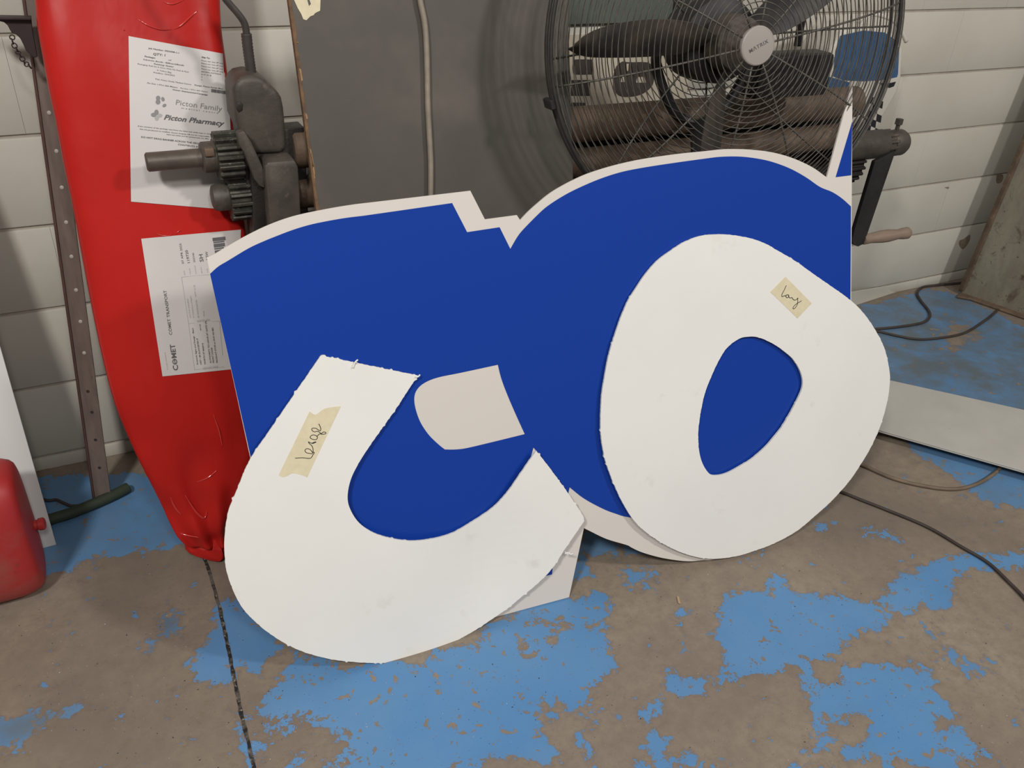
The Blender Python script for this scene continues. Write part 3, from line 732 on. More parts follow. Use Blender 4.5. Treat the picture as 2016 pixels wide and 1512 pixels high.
lab1 = part('paper_label', quad_grid([(253, 71), (446, 107), (462, 414), (258, 397)], 26, 26, .0015), M['paper'], bag)
tag(lab1, 'white job sheet with grey logos')
pm = lambda u, v: on_bag(u, v, .0024)
t1 = Print(pm)
t1.text('Job Number: 3953498-1-1', (291.8, 96), (352, 105.6), 2.9, .012)
t1.text('QTY: 1', (301.3, 108.3), (325, 110.8), 4.4, .015)
t1.text('Package:', (284.6, 112), (305.5, 115.3), 2.6, .02); t1.text('of', (331, 119), (337, 120), 2.6)
t1.text('Substrate: Bendit - Billboard/Bendit', (282, 118), (362, 130), 2.6, .005)
t1.text('Finishing: Gutter', (303, 126.8), (341.8, 132.7), 2.6, .01)
t1.text('Packaging: Roll On A Core With No Pack & Pack', (271, 126.8), (371.5, 143), 2.5)
t1.text('In Yellow Bag', (309, 139), (337, 144), 2.5); t1.text('Deadline: 10/4/2025', (302, 143.5), (343.6, 150), 2.5)
t1.text('Ship To:', (396.5, 113.7), (413, 116), 3.0, .02)
for i in range(4): t1.text("Please see 'one off' only", (396, 120+5.4*i), (439, 126+5.6*i), 2.5)
t1.text('REDFERN, AUSTRALIA', (396, 141.9), (435, 147.4), 2.5)
t1.text('N P W B', (396, 147.3), (415.6, 150), 2.5); t1.text('0', (396, 152.5), (397.6, 152.8), 2.5); t1.text('0', (396, 158), (397.6, 158.2), 2.5)
t1.text('Title: Picton Family Medical Centre', (305, 156.5), (376, 167.5), 2.5); t1.text('Design: Picton Family Med', (383, 168.4), (437.6, 176), 2.5, .01)
t1.text('Dn Size: 1.97x1.465 Meters', (289.8, 164.3), (349, 173.4), 2.5, .004); t1.text('Pvt Size: 1.97x1.465 Meters', (355, 174.4), (409, 182), 2.4)
t1.text('Owner: Smartsummer/Campaign', (339.4, 177.4), (408.5, 188), 2.6, .015)
x = 415.6
rb = random.Random(5)
while x < 446:
    wd = rb.choice((.5, .9, 1.3)); y = 175+(x-415.6)*.14
    t1.quad([(x, y), (x+wd, y+.1), (x+wd, y+6.4), (x, y+6.3)]); x += wd+rb.choice((.4, .6))
t1.text('If the contents of the package vary from the label and while kept in same', (271.5, 249), (416, 265), 2.1, .008)
t1.text('that are produced we notified. Cactus Imaging will not be responsible', (274.5, 254.8), (412, 270), 2.1, .008)
t1.text('label and whilst and the printed jobs we offer', (328, 265.4), (411, 274.4), 2.1, .008)
t1.text('DO NOT DRAG BANNER ACROSS THE GROUND', (277.9, 271), (404, 285.5), 3.3, .012)
t1.text('CONTENTS INSIDE', (350, 285.6), (404, 292.5), 3.2, .01)
t1.text('Picton Pharmacy', (322.5, 235), (441, 248), 10.0, .022, .28)
t1.build('printed_text', M['print'], lab1)
t2 = Print(pm)
t2.text('Picton Family', (346, 206), (436, 219), 10.5, -.004)
t2.text('medical centre', (357, 213.8), (429, 223.8), 3.0, 0, 0, 1.5)
for c, rx, ry, r in (((311.2, 193), 4.2, 4.6, 0), ((311.0, 200.5), 4.6, 5.0, .2), ((320.6, 195.2), 3.1, 4.4, -.3), ((323.6, 207.6), 4.0, 3.0, -.6)): t2.ellipse(c, rx, ry, r)
for c, rx, ry in (((308, 221), 4.2, 5.2), ((302.5, 226), 5.2, 4.1)): t2.ellipse(c, rx, ry)
t2.build('printed_logo', M['print_mid'], lab1)
t3 = Print(lambda u, v: on_bag(u, v, .0021))
for c, rx, ry in (((314.6, 227.5), 4.8, 3.8), ((308.6, 232.6), 4.0, 4.8)): t3.ellipse(c, rx, ry)
t3.build('printed_logo', M['print_light'], lab1)

lab2 = part('paper_label', quad_grid([(278, 470), (474, 452), (466, 726), (320, 741)], 26, 22, .0015), M['paper'], bag)
tag(lab2, 'white freight label printed sideways')
t4 = Print(pm)
t4.text('C', (351, 728.5), (349.3, 718), 10, .02); t4.text('O', (349.3, 717.0), (347.6, 705.5), 9.6, .014)
t4.text('MET', (347.4, 704), (343.6, 677), 9.8, .02)
t4.line((344.6, 716.5), (343.0, 706), 1.5)
t4.text('COMET TRANSPORT', (339, 658.8), (327.3, 571), 6.0, .004)
t4.text('119720', (374, 517), (369.2, 492), 5.2, .006); t4.text('SH', (400.7, 514.6), (398.4, 500), 7.6, .008); t4.text('NSW', (410.5, 511), (408.6, 495), 5.0, .004)
t4.text('07 APR 2025', (362, 518.8), (356.8, 479), 4.0); t4.text('355340', (384.3, 516), (381.6, 497.7), 3.4)
t4.text('Artwork Signs and Design - Blaxl', (390, 718), (380.4, 646), 3.0, .012)
t4.text('UNIT 1 88 GLOUCESTER ST', (397, 717.5), (389.3, 665), 3.0, .012); t4.text('NORTH ST MARYS', (404.8, 716.5), (400, 675), 3.0, .012); t4.text('NSW 2760', (396.4, 650), (394.6, 638), 2.8)
t4.text('AUTHORITY TO LEAVE AT GATE OR', (416, 715), (405.8, 631), 3.0, .012); t4.text('FRONT DOOR', (421.5, 714), (417.6, 684), 3.0, .012)
t4.text('PRODUCT STOR m: 0415 434 882', (428.6, 714), (419.4, 644.5), 3.0, .012)
for (y0, y1, xa, xb) in ((468, 475, 418, 443), (476, 478.6, 419.6, 441), (480, 487, 420.3, 442), (488.4, 491, 421.3, 440), (493, 498, 422.4, 436), (500, 502, 423, 434), (504, 509, 424, 434)):
    t4.quad([(xa, y0+.4), (xb, y0-2.4), (xb+1.0, y1-2.4), (xa+1.0, y1+.4)])
t4.build('printed_text', M['print'], lab2)
t5 = Print(lambda u, v: on_bag(u, v, .0022))
t5.text('Proudly shipped by', (330.7, 727.6), (325.2, 692.6), 2.2)
for b_, p, q in (('DATE', (364.7, 541), (363.4, 533)), ('CON NO', (375.8, 540), (373.8, 528)), ('ACCOUNT', (387, 539.5), (384.2, 522)), ('SERVICE', (398.6, 538), (396.6, 525.5)), ('STATE', (410, 536), (408.6, 528))): t5.text(b_, p, q, 2.1)
t5.text('CACTUS IMAGING', (376, 626), (370.4, 588), 2.8); t5.text('39 PARDOLA STREET', (382.5, 626), (376.6, 582), 2.8); t5.text('38 WEHMASTER    NSW 2128', (392, 626), (383.5, 561), 2.8); t5.text('Phone', (402.6, 622), (401.4, 612), 2.4)
t5.text('SENDER', (413.5, 627.5), (386.5, 630.5), 4.2); t5.text('RECEIVER', (428, 720), (398, 723.6), 4.2)
for p, q in (((357.5, 545.5), (412, 540.5)), ((357.5, 545.5), (371, 637)), ((371, 637), (432, 632)), ((371, 637), (383, 728)), ((432, 632), (438, 700)), ((383, 728), (440, 722))): t5.line(p, q, .7)
t5.build('printed_text', M['print_light'], lab2)

# ------------------------------------------------------------------ slip-roll machine behind the panel
YM = -.36
ZU, ZL, ZC = .868, .787, .745
mach = thing('roll_bending_machine', 'greasy cast-iron roll bending machine with gears at left and crank at right', 'machine', (1.1, YM, 0))
def X_at(u, z, Y=YM):
    """x on the line (y=Y, z) that sits in pixel column u"""
    lo, hi = -1.0, 4.0
    for _ in range(50):
        m_ = (lo+hi)/2; d = Vector((m_, Y, z))-CAM
        if 1008+F*d.dot(RGT)/d.dot(FWD) < u: lo = m_
        else: hi = m_
    return lo
def gear_mesh(x0, x1, z, ro, ri, teeth, phase=0.0, y=YM):
    bm = bmesh.new(); prof = []
    for k in range(teeth):
        a = 2*math.pi*(k+phase)/teeth; da = 2*math.pi/teeth
        for f, r in ((-.30, ri), (-.17, ro), (.17, ro), (.30, ri)):
            prof.append((r*math.cos(a+f*da), r*math.sin(a+f*da)))
    A = [bm.verts.new((x0, y+p, z+q)) for p, q in prof]; B = [bm.verts.new((x1, y+p, z+q)) for p, q in prof]
    n = len(prof)
    bm.faces.new(A); bm.faces.new(B[::-1])
    for i in range(n): bm.faces.new((A[i], B[i], B[(i+1) % n], A[(i+1) % n]))
    bmesh.ops.recalc_face_normals(bm, faces=bm.faces)
    bmesh.ops.bevel(bm, geom=[e for e in bm.edges if e.calc_face_angle(0) > .6], offset=.0011, segments=1, affect='EDGES')
    return from_bm(bm)
xs0 = X_at(287, ZU); xs1 = X_at(420, ZU)
part('drive_shaft', lathe_mesh([(0, .0145), (.003, .0178), (.25, .0178)], (xs0, YM, ZU), (1, 0, 0), 28), M['shaft'], mach)
xa = X_at(396, ZU)
part('gear_hub', lathe_mesh([(0, .026), (.003, .0295), (.030, .0295), (.034, .026)], (xa, YM, ZU), (1, 0, 0), 24), M['iron'], mach)
bm = bmesh.new(); box_bm(bm, (xa+.004, YM-.034, ZU+.010), (xa+.022, YM-.022, ZU+.026), .003); part('hub_key', from_bm(bm, True), M['rust'], mach)
g0, g1 = X_at(424, ZU), X_at(474, ZU)
part('gear', gear_mesh(g0, g1, ZU, .047, .0375, 15, .1), M['gear'], mach)
h0, h1 = X_at(449, ZL), X_at(491, ZL)
part('gear', gear_mesh(h0, h1, ZL-.004, .045, .0355, 15, .55), M['gear'], mach)
xb = X_at(416, ZL)
part('gear_hub', lathe_mesh([(0, .016), (.003, .024), (.012, .027), (.04, .027)], (xb, YM, ZL), (1, 0, 0), 14), M['iron'], mach)
def px_prism(name, pts, Y0, depth, m, bev=.005, seg=2, parent=mach):
    poly = [atY(u, v, Y0) for u, v in pts]
    return part(name, prism_mesh(poly, (0, depth, 0), bev, seg), m, parent)
px_prism('gear_case', [(459, 178), (463, 162), (475, 153), (492, 149), (512, 150), (524, 158), (532, 168), (549, 180), (556, 195), (560, 215), (563, 250), (566, 292), (556, 304), (487, 306), (474, 262), (464, 240)], YM-.03, .10, M['iron'], .012, 3)
px_prism('oil_port', [(466, 203), (474, 199), (479, 206), (478, 218), (470, 222), (465, 214)], YM-.0305, .01, M['iron_dark'], .001)
px_prism('web_plate', [(467, 262), (481, 257), (496, 282), (520, 334), (524, 352), (521, 372), (510, 366), (500, 352), (492, 330), (480, 300), (470, 285)], YM-.066, .022, M['iron'], .004)
px_prism('bearing_block', [(520, 326), (528, 319), (582, 315), (588, 330), (591, 372), (597, 500), (536, 520), (527, 400), (522, 352)], YM-.075, .13, M['iron'], .007)
px_prism('side_frame', [(472, 262), (600, 250), (612, 520), (505, 540), (492, 420)], YM-.02, .05, M['iron_dark'], .004)
px_prism('inner_cheek', [(494, 330), (524, 366), (534, 520), (505, 530), (498, 430)], YM-.045, .03, M['iron_dark'], .003)
# end legs down to the floor
part('leg', box_mesh((.27, YM-.06, 0), (.37, YM+.10, .66), .006), M['iron_dark'], mach)
part('leg', box_mesh((1.76, YM-.05, 0), (1.82, YM+.10, .70), .006), M['iron_dark'], mach)
part('base_bar', box_mesh((.37, YM-.02, .28), (1.93, YM+.04, .34), .005), M['iron_dark'], mach)
part('bed_plate', box_mesh((.34, YM-.01, .60), (1.86, YM+.22, .66), .006), M['iron_dark'], mach)
part('back_guard', box_mesh((.42, YM+.05, .64), (1.90, YM+.056, .845), .001), M['iron_dark'], mach)
xr0, xr1 = X_at(574, ZU), 1.88
part('upper_roller', lathe_mesh([(0, .036), (.004, .0405), (xr1-xr0, .0405)], (xr0, YM, ZU+.004), (1, 0, 0), 32), M['rust'], mach)
xr2 = X_at(582, ZL-.004)
part('lower_roller', lathe_mesh([(0, .030), (.004, .034), (xr1-xr2, .034)], (xr2, YM-.004, ZL-.004), (1, 0, 0), 32), M['rust'], mach)
part('rear_roller', lathe_mesh([(0, .03), (1.5, .03)], (.42, YM+.095, ZU-.03), (1, 0, 0), 24), M['rust'], mach)
# conduit and its ribbed gland
gl = [atY(u, v, YM+.02) for u, v in [(496, 152), (492, 125), (488, 95), (485, 66)]]
gp = smooth_path(gl, 10); part('cable_gland', tube_mesh(gp, [.0092+.0009*(i % 2) for i in range(len(gp))], 14), M['conduit'], mach)
part('power_cable', tube_mesh(smooth_path([atY(u, v, YM+.02) for u, v in [(486, 70), (483, 52), (478, 40), (466, 24), (452, 8), (440, -8), (425, -40), (410, -90), (400, -150)]], 6), .0066, 10), M['conduit'], mach)
# right-hand crank end
part('crank_sleeve', lathe_mesh([(0, .040), (.155, .040), (.160, .036)], (1.87, YM, ZC+.002), (1, 0, 0), 28), M['iron'], mach)
q0, q1 = X_at(1722, ZC), X_at(1752, ZC)
part('ratchet_wheel', gear_mesh(q0, q1, ZC+.002, .0385, .0325, 12, .3), M['iron'], mach)
q2 = X_at(1748, ZC)
part('crank_cap', lathe_mesh([(0, .035), (.004, .037), (.046, .037), (.056, .032), (.058, .026)], (q2, YM, ZC), (1, 0, 0), 28), M['iron'], mach)
xb_ = X_at(1768, ZC+.05)
part('set_bolt', lathe_mesh([(0, .006), (.020, .006), (.0205, .0105), (.036, .0105), (.0365, .009)], (xb_, YM, ZC+.032), (0.02, 0, 1), 8), M['iron'], mach)
part('lower_gear', gear_mesh(1.86, X_at(1690, .70, YM), ZC-.050, .062, .053, 20, .2, YM+.03), M['iron_dark'], mach)
px_prism('crank_arm', [(1723, 318), (1764, 298), (1757, 318), (1708, 462), (1702, 480), (1690, 486), (1680, 482), (1678, 470), (1682, 455)], YM-.052, .014, M['black_steel'], .003)
ha = atY(1699, 471, YM-.045); hb = atY(1790, 458, YM-.045); L = (hb-ha).length
part('crank_handle', lathe_mesh([(0, .012), (.004, .0165), (L*.16, .0150), (L*.4, .0190), (L*.55, .0190), (L*.75, .0150), (L*.86, .0175), (L*.95, .0180), (L*.99, .013), (L, .006)], ha, hb-ha, 24), M['wood_handle'], mach)

# ------------------------------------------------------------------ grey plywood board with taped corner, hanging flex
GP = Vector((0, -.60, 0)); GN = Vector((0, -1, .2)).normalized()
def gb(u, v): return onplane(u, v, GP, GN)
xl0, xl1 = gb(622, 402), gb(569, 0)
bw = thing('plywood_board', 'tall dark grey painted plywood board standing behind the blue sign', 'board', (.68, -.6, 0))
def zpt(a, b, z): t = (z-a.z)/(b.z-a.z); return a.lerp(b, t)
bl0, bt0 = zpt(xl0, xl1, .0), zpt(xl0, xl1, 1.19)
rr0, rr1 = gb(1128, 330), gb(1121, 90)
br0, tr0 = zpt(rr0, rr1, .0), zpt(rr0, rr1, 1.19)
part('board_sheet', prism_mesh([bl0, br0, tr0, bt0], -GN*.014, .001, 1), M['board'], bw)
rnd = random.Random(11); vs = []; fs = []
ex_ = (br0-bl0).normalized(); nseg = 110
for i in range(nseg+1):
    p = bl0.lerp(bt0, i/nseg); wgt = .0045+.0025*mnoise.noise(Vector((0, 0, i*.33)))
    wgt += .004*max(0, mnoise.noise(Vector((5, 0, i*.16))))
    vs += [p-ex_*.0012+GN*.0006, p+ex_*wgt+GN*.0006, p-ex_*.0012-GN*.0135]
for i in range(nseg): fs += [(3*i, 3*i+1, 3*i+4, 3*i+3), (3*i+2, 3*i, 3*i+3, 3*i+5)]
part('raw_edge', mesh(vs, fs), M['ply_edge'], bw)
for (v0, v1, wd) in ((82, 84, 5), (134, 160, 4), (222, 235, 4), (292, 330, 3), (300, 345, 4), (338, 352, 3)):
    u0 = 569+(v0/402)*53+2; u1 = 569+(v1/402)*53+2
    poly = [gb(u0, v0), gb(u0+wd, v0+3), gb(u1+wd, v1-2), gb(u1+1, v1)]
    part('ply_chip', prism_mesh([p+GN*.0012 for p in poly], -GN*.001), M['ply_chip'], bw)
tpts = [gb(u, v)+GN*.001 for u, v in [(576, -6), (586, 16), (593, 28), (597, 38), (603, 40), (611, 32), (617, 30), (620, 26), (630, 21), (631, -6), (607, -6), (612, 8), (608, 12), (603, -6)]]
part('masking_tape', prism_mesh(tpts, -GN*.0006), M['tape'], bw)
fl = smooth_path([gb(u, v)+GN*.009 for u, v in [(818, -60), (824, 0), (832, 40), (836, 80), (838, 140), (839, 200), (842, 260), (845, 320), (845, 385), (846, 470)]], 6)
tag(link('hanging_cable', tube_mesh(fl, .0058, 10), M['beige_cable']), 'beige electrical cable hanging down in front of the grey board', 'cable')

# ------------------------------------------------------------------ pedestal fan
FC = Vector((1.23413, -.596916, 1.081215)); fy, fp = -.164883, .109278
FN = Vector((math.sin(fy)*math.cos(fp), -math.cos(fy)*math.cos(fp), math.sin(fp)))
FX = Vector((0, 0, 1)).cross(FN).normalized(); FX = -FX if FX.x < 0 else FX
FY = FN.cross(FX); FY = FY if FY.z > 0 else -FY
RG = .40
fan = thing('pedestal_fan', 'large black wire-guard industrial fan standing behind the blue sign', 'fan', (FC.x, -.42, 0))
def fpnt(r, a, d): return FC+FX*(r*math.cos(a))+FY*(r*math.sin(a))+FN*d
def front_d(r): return .088*(1-(r/RG)**3.0)
def rear_d(r): return -.028-.085*(1-(r/RG)**3.2)
def ringset(radii, dfn, wr, seg=72, sides=5):
    bm = bmesh.new()
    for r in radii: tube_mesh([fpnt(r, 2*math.pi*k/seg, dfn(r)) for k in range(seg)], wr, sides, closed=True, bm=bm)
    bmesh.ops.recalc_face_normals(bm, faces=bm.faces)
    me = bpy.data.meshes.new('m'); bm.to_mesh(me); bm.free(); return me
fr = [.046+i*.0113 for i in range(31)]
tag(part('front_guard_rings', ringset(fr, front_d, .00115), M['wire'], fan), kind='stuff')
rrads = [.075+i*.0140 for i in range(23)]
tag(part('rear_guard_rings', ringset(rrads, rear_d, .00115), M['wire'], fan), kind='stuff')
for k in range(10):
    a = 2*math.pi*(k+.32)/10
    part('front_guard_spoke', tube_mesh([fpnt(r, a, front_d(r)-.002) for r in [.036+(.398-.036)*i/14 for i in range(15)]], .0021, 6), M['wire'], fan)
for k in range(8):
    a = 2*math.pi*(k+.1)/8
    part('rear_guard_spoke', tube_mesh([fpnt(r, a, rear_d(r)+.002) for r in [.07+(.398-.07)*i/12 for i in range(13)]], .0022, 6), M['wire'], fan)
for d in (0.0, -.028):
    part('guard_rim', tube_mesh([fpnt(RG, 2*math.pi*k/96, d) for k in range(96)], .0042, 8, closed=True), M['rim'], fan)
for d, rr in ((-.014, RG), (.012, RG-.004), (-.036, RG-.004), (.024, RG-.010), (-.05, RG-.010)):
    part('guard_hoop', tube_mesh([fpnt(rr, 2*math.pi*k/96, d) for k in range(96)], .0014, 5, closed=True), M['wire'], fan)
for a in (3.42, -1.2, -2.2, 1.4):  # rim clips
    c = fpnt(RG+.004, a, -.014); e1 = (fpnt(RG+.02, a, -.014)-c).normalized(); e2 = FN; e3 = e1.cross(e2)
    poly = [c-e3*.010-e2*.022, c+e3*.010-e2*.022, c+e3*.010+e2*.022, c-e3*.010+e2*.022]
    part('rim_clip', prism_mesh(poly, e1*.012, .002, 1), M['black_steel'], fan)
bd = lathe_mesh([(0, .036), (.006, .0375), (.010, .0365), (.0115, .034), (.0112, .0335), (.0116, .031), (.0120, .001)], FC+FN*.082, FN, 48)
badge = part('badge', bd, M['badge'], fan)
V, Fc = text2d('M\u039bTRIX', .004, 0, 1.15)
x0 = min(v[0] for v in V); x1 = max(v[0] for v in V); ca, sa = math.cos(math.radians(27)), math.sin(math.radians(27)); sc = .043/(x1-x0)
vv = []
for x, y in V:
    px_, py_ = (x-(x0+x1)/2)*sc, (y-.36)*sc*.95; vv.append(FC+FN*.0946+FX*(px_*ca-py_*sa)+FY*(px_*sa+py_*ca))
o = link('badge_lettering', mesh(vv, Fc), M['print']); o.parent = badge; o['kind'] = 'stuff'
# three dusty blades
def blade_mesh(a0):
    n, m_ = 16, 8; V = []; Fc = []
    for i in range(n+1):
        s = i/n; r = .055+s*.300
        wmid = .026+.046*math.sin(math.pi*min(1, (s*.86+.10)))**.8
        if s > .82: wmid *= math.sqrt(max(0.02, 1-((s-.82)/.185)**2))
        for j in range(m_+1):
            t = j/m_-.5
            ang = a0 + (t*wmid)/max(r, .10) + .12*s
            d = -.012 - .050*t*(1-.35*s) + .008*math.cos(t*math.pi)
            V.append(fpnt(r, ang, d))
    for i in range(n):
        for j in range(m_):
            k = i*(m_+1)+j; Fc.append((k, k+m_+1, k+m_+2, k+1))
    bm = bmesh.new(); me = mesh(V, Fc); bm.from_mesh(me)
    bmesh.ops.recalc_face_normals(bm, faces=bm.faces)
    bmesh.ops.solidify(bm, geom=bm.faces[:], thickness=.0025)
    return from_bm(bm, True)
for a in (174, 26, -99): part('fan_blade', blade_mesh(math.radians(a)), M['blade'], fan)
part('hub', lathe_mesh([(0, .030), (.004, .052), (.05, .058), (.055, .05)], FC+FN*.03, -FN, 32), M['blade'], fan)
part('motor', lathe_mesh([(0, .06), (.01, .085), (.12, .085), (.14, .06)], FC-FN*.045, -FN, 32), M['motor'], fan)
mc = FC-FN*.12
part('tilt_yoke', tube_mesh(smooth_path([mc+FX*.10+FY*.02, mc+FX*.115-FY*.05, mc+FX*.06-FY*.15, mc-FY*.18], 8), .012, 10), M['black_steel'], fan)
part('tilt_yoke', tube_mesh(smooth_path([mc-FX*.10+FY*.02, mc-FX*.115-FY*.05, mc-FX*.06-FY*.15, mc-FY*.18], 8), .012, 10), M['black_steel'], fan)
pole_top = mc-FY*.17
fan_base = Vector((pole_top.x, pole_top.y-.16, 0))
part('pole', tube_mesh([pole_top, Vector((pole_top.x, pole_top.y-.10, .62)), fan_base+Vector((0, 0, .02))], .019, 14), M['motor'], fan)
part('base', lathe_mesh([(0, .17), (.012, .175), (.022, .15), (.035, .035), (.06, .03)], fan_base, (0, 0, 1), 40), M['black_steel'], fan)
qa, qb = atY(1503, 112, -.50), atY(1628, 188, -.50)
part('control_box', box_mesh((qa.x, -.50, qb.z), (qb.x, -.43, qa.z), .01), M['motor'], fan)
# bent lifting tube seen through the guard, upper right of the badge
part('carry_tube', tube_mesh(smooth_path([atY(u, v, -.44) for u, v in [(1545, -40), (1558, 0), (1570, 22), (1578, 40), (1574, 62), (1570, 90)]], 6), .009, 10), M['black_steel'], fan)

# ------------------------------------------------------------------ things on and by the wall, seen through the fan
def wall_sheet(u0, v0, u1, v1, Y): return [atY(u0, v0, Y), atY(u1, v0, Y), atY(u1, v1, Y), atY(u0, v1, Y)]
ws = thing('wall_sign', 'cream sign sheet with bold dark characters behind the left of the fan', 'sign', tuple(atY(1220, 215, -.006)))
a, b = atY(1090, 70, -.006), atY(1345, 230, -.006)
part('sign_sheet', box_mesh((a.x, -.007, b.z), (b.x, -.001, a.z), .0), M['sign_cream'], ws)
k7 = lambda L: [(1080+x/7.56, 100+y/7.56) for x, y in L]
YS = -.0085
def wall_flat(name, loops, parent, m):
    l2 = [[(lambda q: (q.x, q.z))(atY(p[0], p[1], YS)) + tuple(p[2:]) for p in l] for l in loops]
    part(name, sheet_mesh([spline2(l, 4) for l in l2], lambda x, y, h: Vector((x, YS-h, y)), .001), m, parent)
C = lambda L, corners=True: [(x, y, 1) for x, y in L] if corners else L
wall_flat('sign_character', [[p + t for p, t in zip(k7([(400, 130), (660, 130), (655, 350), (400, 350), (365, 300), (358, 240), (370, 170)]), [(), (1,), (1,), (), (), (), ()])]], ws, M['sign_dark'])
wall_flat('sign_character', [C(k7([(350, 435), (620, 435), (615, 670), (330, 668)]))], ws, M['sign_dark'])
wall_flat('sign_character', [C(k7([(340, 770), (545, 775), (540, 860), (345, 865)]))], ws, M['sign_dark'])
wall_flat('sign_character', [k7([(1090, 165), (1130, 160), (1165, 168), (1250, 170), (1400, 168), (1500, 182), (1550, 250), (1568, 350), (1560, 480), (1510, 560), (1400, 640), (1250, 680), (1100, 680), (1020, 640), (970, 560), (965, 420), (985, 300), (1020, 220)]),
                             C(k7([(1085, 375), (1125, 375), (1140, 465), (1075, 465)])), C(k7([(1320, 385), (1430, 385), (1455, 475), (1300, 475)])), C(k7([(1160, 190), (1200, 185), (1190, 300), (1165, 300)]))], ws, M['sign_dark'])
tb = thing('teal_board', 'dull teal board hung on the wall above the cream sign, seen through the fan', 'board', tuple(atY(1200, 40, -.01)))
a, b = atY(1085, 62, -.012), atY(1395, 40, -.012)
part('board_face', box_mesh((a.x, -.016, b.z), (b.x-.12, -.001, 1.42), .002), M['teal'], tb)
part('board_batten', box_mesh((b.x-.13, -.020, b.z), (b.x, -.002, 1.42), .002), M['gusset'], tb)
# blue, white and chequered can standing on the rear of the machine bed
can = thing('oil_can', 'blue and white plastic can with a chequered band, half hidden behind the fan', 'can', tuple(atY(1690, 262, -.22)))
YC = -.22
def px_prism2(name, pts, Y0, depth, m, parent, bev=.004, seg=2):
    return part(name, prism_mesh([atY(u, v, Y0) for u, v in pts], (0, depth, 0), bev, seg), m, parent)
px_prism2('can_body', [(1660, 60), (1700, 50), (1745, 55), (1768, 72), (1779, 96), (1776, 150), (1768, 180), (1757, 200), (1738, 232), (1722, 262), (1705, 300), (1660, 320), (1638, 250), (1626, 170), (1636, 100)], YC, .12, M['can_white'], can, .010, 3)
px_prism2('blue_print', [(1655, 70), (1700, 60), (1742, 64), (1762, 78), (1770.5, 97), (1768, 146), (1766, 152), (1740, 158), (1700, 160), (1660, 158), (1640, 150), (1645, 100)], YC-.0008, .0006, M['can_blue'], can, 0)
px_prism2('white_stripe', [(1734, 158), (1766, 152), (1764.5, 160), (1745, 164), (1732, 163)], YC-.0008, .0006, M['can_white'], can, 0)
px_prism2('black_stripe', [(1730, 163), (1745, 165), (1764, 161), (1760, 170), (1752, 173), (1740, 171)], YC-.0008, .0006, M['can_black'], can, 0)
px_prism2('blue_print', [(1628, 150), (1672, 162), (1668, 185), (1655, 190), (1632, 172)], YC-.0010, .0006, M['can_blue'], can, 0)
for i in range(3):
    for j in range(5):
        if (i+j) % 2: continue
        u, v = 1712+i*9+j*(-1.5), 188+j*14+i*4
        px_prism2('chequer', [(u, v), (u+9, v+4), (u+7, v+18), (u-2, v+14)], YC-.0009, .0006, M['can_black'], can, 0)
part('can_handle', tube_mesh(smooth_path([atY(u, v, YC+.05) for u, v in [(1690, 58), (1712, 30), (1745, 34), (1768, 50), (1784, 82)]], 6), .006, 8), M['can_white'], can)

# ------------------------------------------------------------------ rusted machine leg at the right
leg = thing('machine_stand', 'rusted mossy grey machine stand at the right edge by the wall', 'stand', tuple(atZ(1930, 590)))
f0, f1 = atZ(1889, 580), atZ(2085, 648)
f2 = f1+Vector((.38, .26, 0))
base = [f0, f1, f2, f0+Vector((.30, .12, 0))]
tl = atY(2016, 280, f0.y-.0); dirL = (tl-f0); dirL = dirL/dirL.z
vs = [p for p in base]+[p+dirL*1.15 for p in base]
bm = bmesh.new(); bv = [bm.verts.new(v) for v in vs]
for f in ((0, 3, 2, 1), (4, 5, 6, 7), (0, 1, 5, 4), (1, 2, 6, 5), (2, 3, 7, 6), (3, 0, 4, 7)): bm.faces.new([bv[i] for i in f])
bmesh.ops.recalc_face_normals(bm, faces=bm.faces)
bmesh.ops.bevel(bm, geom=bm.edges[:], offset=.012, segments=3, profile=.5, affect='EDGES')
part('stand_leg', from_bm(bm, True), M['rust_panel'], leg)
e0 = f0+Vector((.006, -.02, .004)); g = dirL
strip = [f0+Vector((-.002, -.008, .02)), f0+Vector((.016, -.016, .02))]
vs = [strip[0], strip[1], strip[1]+g*1.10, strip[0]+g*1.10]
part('edge_flange', prism_mesh(vs, (.0, .02, 0), .003), M['rust'], leg)
part('foot_plate', prism_mesh([f0+Vector((-.045, -.02, .001)), f0+Vector((-.01, -.06, .001)), f1+Vector((-.02, -.035, .001)), f2+Vector((0, -.03, .001)), base[3]+Vector((0, .0, .001))], (0, 0, .010), .003), M['rust'], leg)
# unseen upper frame, added out of view at right to cast the wall shadows
up = f1+g*1.05
part('unseen_upper_frame', prism_mesh([up+Vector((-.02, .0, 0)), up+Vector((.34, 0, 0)), up+Vector((.42, 0, .55)), up+Vector((.10, 0, .55))], (0, .12, 0), .01), M['rust_panel'], leg)

# ------------------------------------------------------------------ white offcut board along the wall foot
p0, p1 = atZ(1652, 612), atZ(1806, 562)
d = (p1-p0).normalized(); back = Vector((-d.y, d.x, 0)); back = back if back.y > 0 else -back
sk = tag(link('skirting_offcut', prism_mesh([p0, p1, p1+back*.006+Vector((0, 0, .018)), p0+back*.012+Vector((0, 0, .065))], back*.006, .001, 1), M['wall']), 'narrow white board offcut leaning along the foot of the wall at right', 'board')

